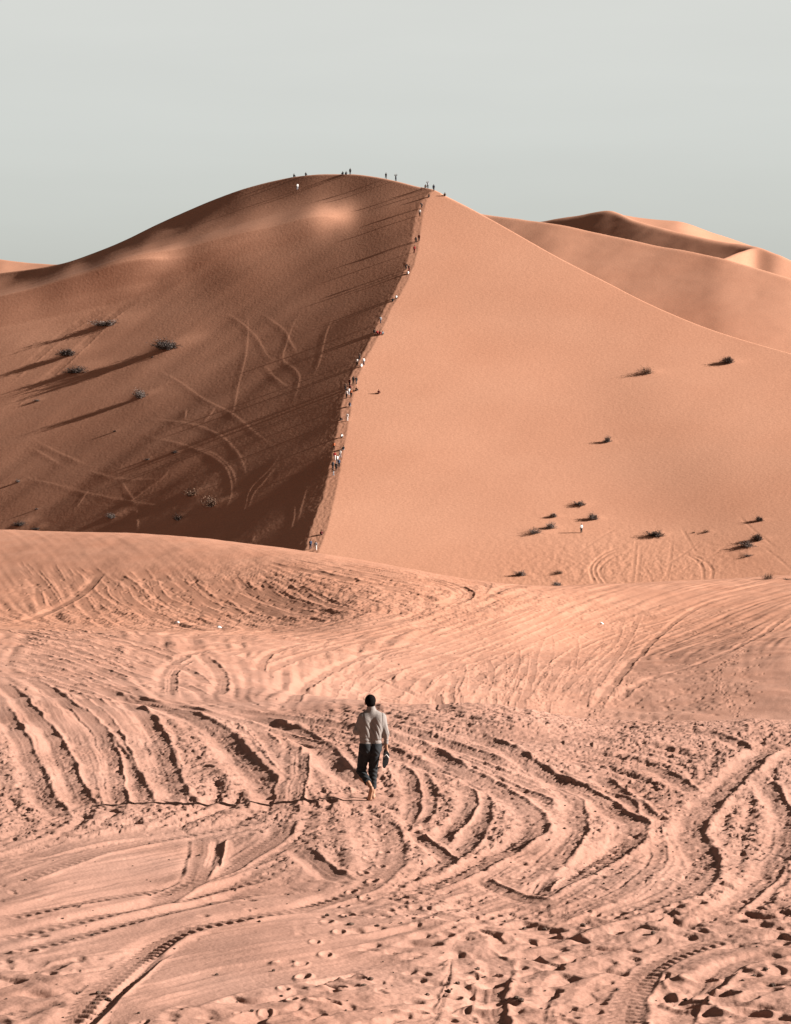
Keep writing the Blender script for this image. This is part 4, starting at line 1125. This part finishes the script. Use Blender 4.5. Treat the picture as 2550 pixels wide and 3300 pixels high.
# ------------------------------------------------------------------ people on the dune
def plain(name, c, r=0.85): return material(name, c, r)
CLOTH = {'black': (0.012, 0.012, 0.014), 'charcoal': (0.035, 0.035, 0.04), 'white': (0.72, 0.70, 0.68), 'red': (0.30, 0.02, 0.025), 'maroon': (0.10, 0.016, 0.014), 'brown': (0.07, 0.035, 0.022), 'grey': (0.22, 0.23, 0.25), 'blue': (0.04, 0.06, 0.11), 'navy': (0.015, 0.02, 0.04), 'orange': (0.40, 0.12, 0.05)}
MC = {k: plain('cloth_' + k, v) for k, v in CLOTH.items()}
POSES = {}
def pose(name):
    """meshes of one small figure: body, shirt, trousers, hair (feet at z = 0, facing +Y)."""
    if name in POSES: return POSES[name]
    sit = name in ('sitting', 'crouching')
    if name == 'standing': hip, chest, head = (0, 0, .92), (0, 0, 1.36), (0, .02, 1.63)
    elif name == 'walking': hip, chest, head = (0, 0, .90), (0, .06, 1.34), (0, .11, 1.60)
    elif name == 'arms_raised': hip, chest, head = (0, 0, .92), (0, -.02, 1.37), (0, .0, 1.64)
    elif name == 'bending': hip, chest, head = (0, -.10, .86), (0, .24, 1.14), (0, .42, 1.27)
    elif name == 'sitting': hip, chest, head = (0, -.10, .14), (0, -.06, .56), (0, .0, .84)
    elif name == 'crouching': hip, chest, head = (0, -.12, .34), (0, .10, .70), (0, .22, .94)
    hip, chest, head = map(np.array, (hip, chest, head))
    L = {}
    for s in (-1, 1):
        h = hip + (s * .09, 0, 0)
        if name == 'sitting': k, f = np.array((s * .13, .34, .42)), np.array((s * .13, .50, .07))
        elif name == 'crouching': k, f = np.array((s * .16, .26, .50)), np.array((s * .12, .02, .08))
        elif name == 'walking': k, f = np.array((s * .09, .06 + s * .16, .50)), np.array((s * .09, s * .30 - .04, .09 if s > 0 else .14))
        elif name == 'bending': k, f = np.array((s * .12, .08, .48)), np.array((s * .12, -.04 + s * .1, .08))
        else: k, f = np.array((s * .11, .03, .49)), np.array((s * .13, 0, .08))
        sh = chest + (s * .18, 0, .05)
        if name == 'arms_raised': e, w = sh + (s * .16, .10, .16), sh + (s * .02 - .05, .18, .42)
        elif name == 'walking': e, w = sh + (s * .07, -s * .14, -.26), sh + (s * .06, -s * .14 + .12, -.46)
        elif name == 'bending': e, w = sh + (s * .06, .06, -.27), sh + (s * .02, .16, -.48)
        elif name == 'sitting': e, w = sh + (s * .10, .14, -.22), np.array((s * .13, .34, .42))
        elif name == 'crouching': e, w = sh + (s * .05, .12, -.24), np.array((s * .10, .40, .42))
        else: e, w = sh + (s * .07, -.02, -.28), sh + (s * .08, .05, -.53)
        L[s] = (h, k, f, sh, e, w)
    lo, hi = (-.5, -.55, -.04), (.5, .8, 2.0 if name == 'arms_raised' else 1.8 if not sit else 1.15)
    b = Field(lo, hi, .024); t = Field(lo, hi, .024); j = Field(lo, hi, .024); hr = Field(lo, hi, .024)
    b.add(b.cone(hip, chest, .12, .13), .05); b.add(b.cone(chest, head, .07, .055), .05); b.add(b.ell(head, (.080, .098, .122)), .02)
    b.add(b.cone(head + (0, .09, .0), head + (0, .115, -.02), .018, .02), .02)
    j.add(j.cone(hip + (0, 0, .04), chest, .150, .160), .05)
    t.add(t.cone(hip + (-.06, 0, 0), hip + (.06, 0, 0), .135, .135), .05)
    for s in (-1, 1):
        h, k, f, sh, e, w = L[s]
        b.add(b.cone(h, k, .09, .06), .03); b.add(b.cone(k, f, .06, .045), .03); b.add(b.cone(f + (0, -.03, -.04), f + (0, .15, -.045), .042, .036), .03)
        b.add(b.cone(sh, e, .055, .045), .03); b.add(b.cone(e, w, .042, .032), .03); hd = (w - e) / np.linalg.norm(w - e)
        b.add(b.cone(w, w + hd * .10, .038, .036), .02)
        for q in (-1, 0, 1): b.add(b.cone(w + hd * .09 + (q * .022, 0, 0), w + hd * .17 + (q * .026, .01, 0), .014, .012), .01)
        t.add(t.cone(h, k, .105, .082), .04); t.add(t.cone(k, k + (f - k) * .88, .080, .068), .04)
        j.add(j.cone(chest + (s * .08, 0, .03), sh, .10, .078), .04); j.add(j.cone(sh, e, .075, .062), .03); j.add(j.cone(e, e + (w - e) * .7, .06, .052), .03)
    hr.add(hr.ell(head + (0, -.015, .035), (.094, .105, .105)), 0); hr.below(head + (0, .05, 0), (0, 1, -.55))
    POSES[name] = {'body': b.mesh('body_' + name, M_SKIN), 'trousers': t.mesh('trousers_' + name, MC['black']), 'shirt': j.mesh('shirt_' + name, MC['black']), 'hair': hr.mesh('hair_' + name, M_HAIR)}
    return POSES[name]

def climber(px, py, pz, shirt, legs, label, rz=None, group='people climbing the dune ridge', scale=1.12, sheet=None):
    sh = sheet or Dn
    p = sh.hit(px, py, 400)
    k = 0
    while p is None and k < 12:
        k += 1; p = sh.hit(px, py + k * 1.5, 400)
    if p is None: print('no ground under', px, py); return None
    z = sh.height(p[0], p[1])
    root = empty('person', (p[0], p[1], z + CAM_Z - 0.03), random.uniform(-0.8, 0.8) if rz is None else rz)
    root.scale = (scale,) * 3
    tag(root, label, 'person', group)
    for part, me in pose(pz).items():
        o = link(part, me, root)
        m = {'shirt': MC[shirt], 'trousers': MC[legs]}.get(part)
        if m:
            o.material_slots[0].link = 'OBJECT'
            o.material_slots[0].material = m
    return root
SU, RG = 'people on the summit of the dune', 'people climbing the dune ridge'
PEOPLE = [
 (948, 566, 'sitting', 'black', 'black', 'leftmost dark figure sitting on the skyline of the dune summit', SU), (986, 563, 'sitting', 'charcoal', 'black', 'small dark figure sitting alone on the skyline, second from the left of the summit', SU),
 (1105, 560, 'sitting', 'black', 'navy', 'left one of two dark figures sitting together on the rounded top of the dune', SU), (1116, 560, 'sitting', 'charcoal', 'black', 'right one of two seated figures on the rounded top, beside the standing one', SU),
 (1129, 560, 'standing', 'black', 'black', 'dark figure standing next to the seated pair on the rounded top', SU), (1244, 576, 'walking', 'charcoal', 'black', 'tall dark figure walking alone on the skyline between rounded top and ridge peak', SU),
 (1276, 584, 'arms_raised', 'charcoal', 'navy', 'slim figure with raised arm standing alone on the skyline just left of the ridge peak', SU), (1371, 607, 'crouching', 'brown', 'black', 'crouching figure in brown at the feet of the one raising both arms', SU),
 (1379, 608, 'arms_raised', 'grey', 'charcoal', 'figure raising both arms beside a crouching one at the ridge peak', SU), (1398, 616, 'standing', 'navy', 'black', 'dark standing figure exactly on the pointed ridge peak', SU),
 (1434, 632, 'sitting', 'brown', 'brown', 'low brown figure resting just right of the ridge peak', SU), (959, 612, 'standing', 'white', 'grey', 'figure in white alone on the shaded slope below the summit', SU),
 (1382, 637, 'crouching', 'brown', 'black', 'topmost small crouching figure on the ridge below the peak', RG), (1360, 671, 'bending', 'charcoal', 'black', 'dark figure bending forward just above the climber in a white shirt near the peak', RG),
 (1353, 696, 'standing', 'white', 'black', 'climber in a bright white shirt and dark trousers nearest below the peak', RG), (1341, 782, 'bending', 'black', 'black', 'black figure bending at the left of a pair high on the ridge', RG),
 (1351, 777, 'standing', 'maroon', 'black', 'figure in maroon at the right of the pair high on the ridge', RG), (1336, 814, 'standing', 'red', 'maroon', 'figure all in red standing alone high on the ridge', RG),
 (1309, 869, 'bending', 'black', 'black', 'black figure bending beside the one in brown on the upper ridge', RG), (1319, 876, 'standing', 'brown', 'maroon', 'brown clad standing figure leaning over on the upper ridge bend', RG),
 (1315, 884, 'sitting', 'white', 'black', 'small seated figure with pale top below the brown clad one', RG), (1266, 972, 'sitting', 'black', 'black', 'dark seated figure left of one in a white shirt on the middle ridge', RG),
 (1277, 964, 'crouching', 'white', 'black', 'white shirted figure crouching right of a dark one on the middle ridge', RG), (1227, 1043, 'walking', 'grey', 'navy', 'climber in grey above the group with red clothes', RG),
 (1207, 1073, 'sitting', 'black', 'black', 'black clad sitter at the left end of the row with red clothes', RG), (1216, 1076, 'sitting', 'red', 'maroon', 'sitter in bright red, second in the seated row', RG),
 (1224, 1077, 'sitting', 'maroon', 'red', 'sitter in maroon, third in the seated row', RG), (1233, 1080, 'crouching', 'grey', 'black', 'grey topped figure crouching at the right end of the seated row', RG),
 (1159, 1160, 'standing', 'brown', 'black', 'dark figure standing above three people in white', RG), (1152, 1180, 'standing', 'white', 'black', 'left one of three in white on the ridge', RG),
 (1173, 1177, 'walking', 'white', 'navy', 'right one of three in white, walking with dark trousers', RG), (1164, 1184, 'crouching', 'white', 'white', 'low crouching one in the middle of three in white', RG),
 (1139, 1237, 'standing', 'black', 'black', 'left one of two black clad climbers standing close together', RG), (1149, 1239, 'walking', 'black', 'charcoal', 'right one of two black clad climbers close together', RG),
 (1127, 1245, 'standing', 'maroon', 'black', 'maroon topped climber left of the two in black', RG), (1130, 1254, 'crouching', 'maroon', 'brown', 'crouching figure in maroon below the standing maroon one', RG),
 (1149, 1260, 'sitting', 'brown', 'black', 'brown clad sitter on the sunny edge below the two in black', RG), (1114, 1259, 'standing', 'brown', 'black', 'dark brown figure at the shaded edge above the white shirts', RG),
 (1117, 1283, 'standing', 'white', 'black', 'white shirted climber at the left front of the densest group', RG), (1125, 1275, 'walking', 'white', 'grey', 'white shirted climber in the middle of the densest group', RG),
 (1132, 1280, 'standing', 'orange', 'black', 'climber in an orange top right of the white shirts', RG), (1128, 1311, 'crouching', 'navy', 'grey', 'navy clad figure crouching below the densest group', RG),
 (1098, 1355, 'sitting', 'brown', 'black', 'brown sitter left of one in white on the lower ridge', RG), (1119, 1357, 'standing', 'white', 'white', 'figure all in white standing right of a brown sitter', RG),
 (1101, 1412, 'crouching', 'white', 'black', 'lone crouching figure in a white top on the lower ridge', RG), (1077, 1451, 'standing', 'orange', 'brown', 'thin figure in orange at the shaded edge of the lower ridge', RG),
 (1107, 1450, 'sitting', 'black', 'grey', 'black topped sitter at the sunny edge of the lower ridge', RG), (1079, 1483, 'standing', 'red', 'white', 'figure in red beside two in white above the dark trio', RG),
 (1096, 1476, 'walking', 'white', 'grey', 'upper one of two in white above the dark trio', RG), (1087, 1494, 'standing', 'white', 'grey', 'lower one of two in white above the dark trio', RG),
 (1084, 1518, 'standing', 'black', 'black', 'black clad climber in the middle of the dark trio', RG), (1093, 1506, 'standing', 'blue', 'black', 'climber in a blue top at the right of the dark trio', RG),
 (1073, 1513, 'standing', 'charcoal', 'black', 'charcoal clad climber at the left of the dark trio', RG), (1075, 1534, 'walking', 'brown', 'grey', 'brown topped climber lowest in the crowd, below the dark trio', RG),
 (1036, 1724, 'sitting', 'maroon', 'black', 'maroon sitter alone near the foot of the ridge', RG), (1001, 1769, 'standing', 'blue', 'navy', 'figure in blue at the foot of the ridge, left of a pair', RG),
 (1018, 1774, 'standing', 'grey', 'white', 'grey topped figure at the foot of the ridge, right of a pair', RG), (1221, 1269, 'sitting', 'maroon', 'brown', 'lone sitter in maroon on the smooth sunlit slope right of the ridge', RG),
 (1874, 1717, 'standing', 'white', 'black', 'tiny figure in white standing among the shrubs at the foot of the sunlit slope', 'people at the foot of the dune'),
]
for px, py, pz, s1, s2, lab, grp in PEOPLE:
    climber(px, py, pz, s1, s2, lab, group=grp)

# ------------------------------------------------------------------ dry shrubs
M_TWIG = material('dry_twig', (0.10, 0.075, 0.06), 0.9, 0.4, 3)
M_DRY = material('grey_dry_leaf', (0.155, 0.120, 0.105), 0.9, 0.5, 4)
M_DARK = material('dark_dry_leaf', (0.072, 0.055, 0.048), 0.9, 0.5, 4)
M_PALE = material('pale_dry_leaf', (0.26, 0.155, 0.105), 0.9, 0.3, 4)
def shrub_meshes(seed, sparse=False):
    r = np.random.default_rng(seed)
    V = []; Q = []
    n = 90
    tips = []
    lobes = [(r.uniform(-.35, .35), r.uniform(-.3, .3), r.uniform(.5, 1.0)) for _ in range(5)]
    for i in range(n):
        lx, ly, ls = lobes[r.integers(5)]
        a = r.uniform(0, 2 * np.pi); e = r.uniform(0.05, 1.3)
        L = r.uniform(.55, 1.0) * ls
        end = np.array([lx + math.cos(a) * math.cos(e) * L * .62, ly + math.sin(a) * math.cos(e) * L * .62, 0.05 + math.sin(e) * L])
        st = np.array([lx * .4 + r.normal(0, .05), ly * .4 + r.normal(0, .05), -0.02])
        mid = (st + end) / 2 + r.normal(0, .05, 3)
        pr = st; w0 = .011
        for q, w1 in ((mid, .007), (end, .003)):
            d = q - pr; s = np.cross(d, r.normal(0, 1, 3)); s /= np.linalg.norm(s) + 1e-9
            s2 = np.cross(d, s); s2 /= np.linalg.norm(s2) + 1e-9
            for sv in (s, s2):
                k = len(V); V += [pr - sv * w0, pr + sv * w0, q + sv * w1, q - sv * w1]; Q.append((k, k + 1, k + 2, k + 3))
            pr = q; w0 = w1
        for _ in range(5 if sparse else 20):
            t = r.uniform(.25, 1.05)
            tips.append(st + (end - st) * t + r.normal(0, .045, 3))
    stems = mesh_np('shrub_stems', np.array(V), np.array(Q), [M_TWIG], False)
    V = []; Q = []
    for c in tips:
        d = r.normal(0, 1, 3) + (0, 0, .8); d /= np.linalg.norm(d)
        s = np.cross(d, r.normal(0, 1, 3)); s /= np.linalg.norm(s)
        l = r.uniform(.035, .085); w = r.uniform(.008, .020)
        c = c + (0, 0, max(0, .02 - c[2]))
        k = len(V); V += [c - d * l, c + s * w, c + d * l, c - s * w]; Q.append((k, k + 1, k + 2, k + 3))
    return stems, mesh_np('shrub_leaves', np.array(V), np.array(Q), [M_DRY], False)
SHRUBS = [shrub_meshes(s) for s in (1, 2, 3, 4)] + [shrub_meshes(5, True), shrub_meshes(6, True)]
MATS = {'dry': M_DRY, 'dark': M_DARK, 'pale': M_PALE}
def shrub(x, y, w, h, kind, mi, label, grp, sheet, dmin):
    p = sheet.hit(x, y, dmin)
    if p is None: print('no ground under shrub', x, y); return
    z = sheet.height(p[0], p[1])
    root = empty('desert_shrub', (p[0], p[1], z + CAM_Z - 0.05), random.uniform(-0.5, 0.5))
    m = p[1] / F
    root.scale = (w * m / 1.12, w * m / 1.45, h * m / (1.08 if grp == LF else 0.88))
    tag(root, label, 'shrub', grp)
    a, b = SHRUBS[mi]
    link('stems', a, root)
    o = link('leaves', b, root)
    o.material_slots[0].link = 'OBJECT'; o.material_slots[0].material = MATS[kind]
for row in BUSH: shrub(*row, Dn, 400)
shrub(2480, 1866, 46, 26, 'pale', 5, 'pale feathery shrub standing on the tracked crest near the right edge', 'dry shrubs on the tracked crest', G, 100)
shrub(2536, 1868, 40, 10, 'dark', 4, 'flat dark shrub on the tracked crest at the right edge', 'dry shrubs on the tracked crest', G, 100)

# ------------------------------------------------------------------ litter on the flat, clods of sand in front
def crumpled(name, seed, mat, squash=0.6):
    import bmesh
    bm = bmesh.new(); bmesh.ops.create_icosphere(bm, subdivisions=2, radius=1.0)
    r = np.random.default_rng(seed)
    a = r.uniform(0.2, 0.55)
    for v in bm.verts:
        n = float(perlin(np.array(v.co.x * 1.7 + seed * 5.1), np.array(v.co.y * 1.7 + v.co.z * 1.3), 50))
        v.co *= 1 + a * n
        v.co.z *= squash
    me = bpy.data.meshes.new(name); bm.to_mesh(me); bm.free(); me.materials.append(mat)
    return me
M_PLASTIC = material('white_plastic', (0.75, 0.74, 0.72), 0.4, 0.05, 8)
M_CLOD = material('dark_clod', (0.075, 0.045, 0.032), 0.95, 0.4, 20)
for x, y, s, lab in [(1940, 2011, .085, 'brightest scrap of white plastic litter on the tracked slope at the right'), (570, 2009, .11, 'white plastic scrap lying at the foot of the left hump'), (708, 2024, .10, 'white litter scrap lying right of another one on the tracked flat')]:
    p = G.hit(x, y)
    o = link('litter', crumpled('litter', int(x), M_PLASTIC, 0.7), None, (p[0], p[1], p[2] + CAM_Z + s * .35))
    o.scale = (s * 1.5, s, s); o.rotation_euler = (0.2, 0.3, random.uniform(0, 3))
    tag(o, lab, 'litter', 'white litter on the sand')
clods = [crumpled('clod', s, M_CLOD, 0.75) for s in (3, 5, 8, 13)]
spots = [(1195, 3158), (1172, 3177), (318, 3203), (350, 3225), (1540, 3125), (1665, 3218), (1680, 3228), (1475, 3172), (1447, 3198), (2470, 3125), (2490, 3180), (1690, 2995), (1755, 2998), (1880, 2985), (2105, 3010), (882, 3130), (1130, 2982), (1056, 2952)]
spots += [(random.uniform(20, 2540), random.uniform(2720, 3290)) for _ in range(130)]
spots += [(random.uniform(1250, 2540), random.uniform(2450, 2900)) for _ in range(40)]
for i, (x, y) in enumerate(spots):
    p = G.hit(x, y)
    if p is None: continue
    s = random.uniform(.022, .038) if i < 18 else random.choice((.008, .010, .012, .016, .020)) 
    o = link('clod', clods[i % 4], None, (p[0], p[1], p[2] + CAM_Z + s * .4))
    o.scale = (s * random.uniform(.8, 1.4), s * random.uniform(.8, 1.2), s * random.uniform(.7, 1.1)); o.rotation_euler = (0, 0, random.uniform(0, 6.28))
    if i < 18: tag(o, 'fist sized dark clod lying on the near sand', 'clod', 'large dark clods on the near sand')
    else: tag(o, 'small dark crumb lying on the near tracked sand', 'clod', 'small dark crumbs on the near sand')
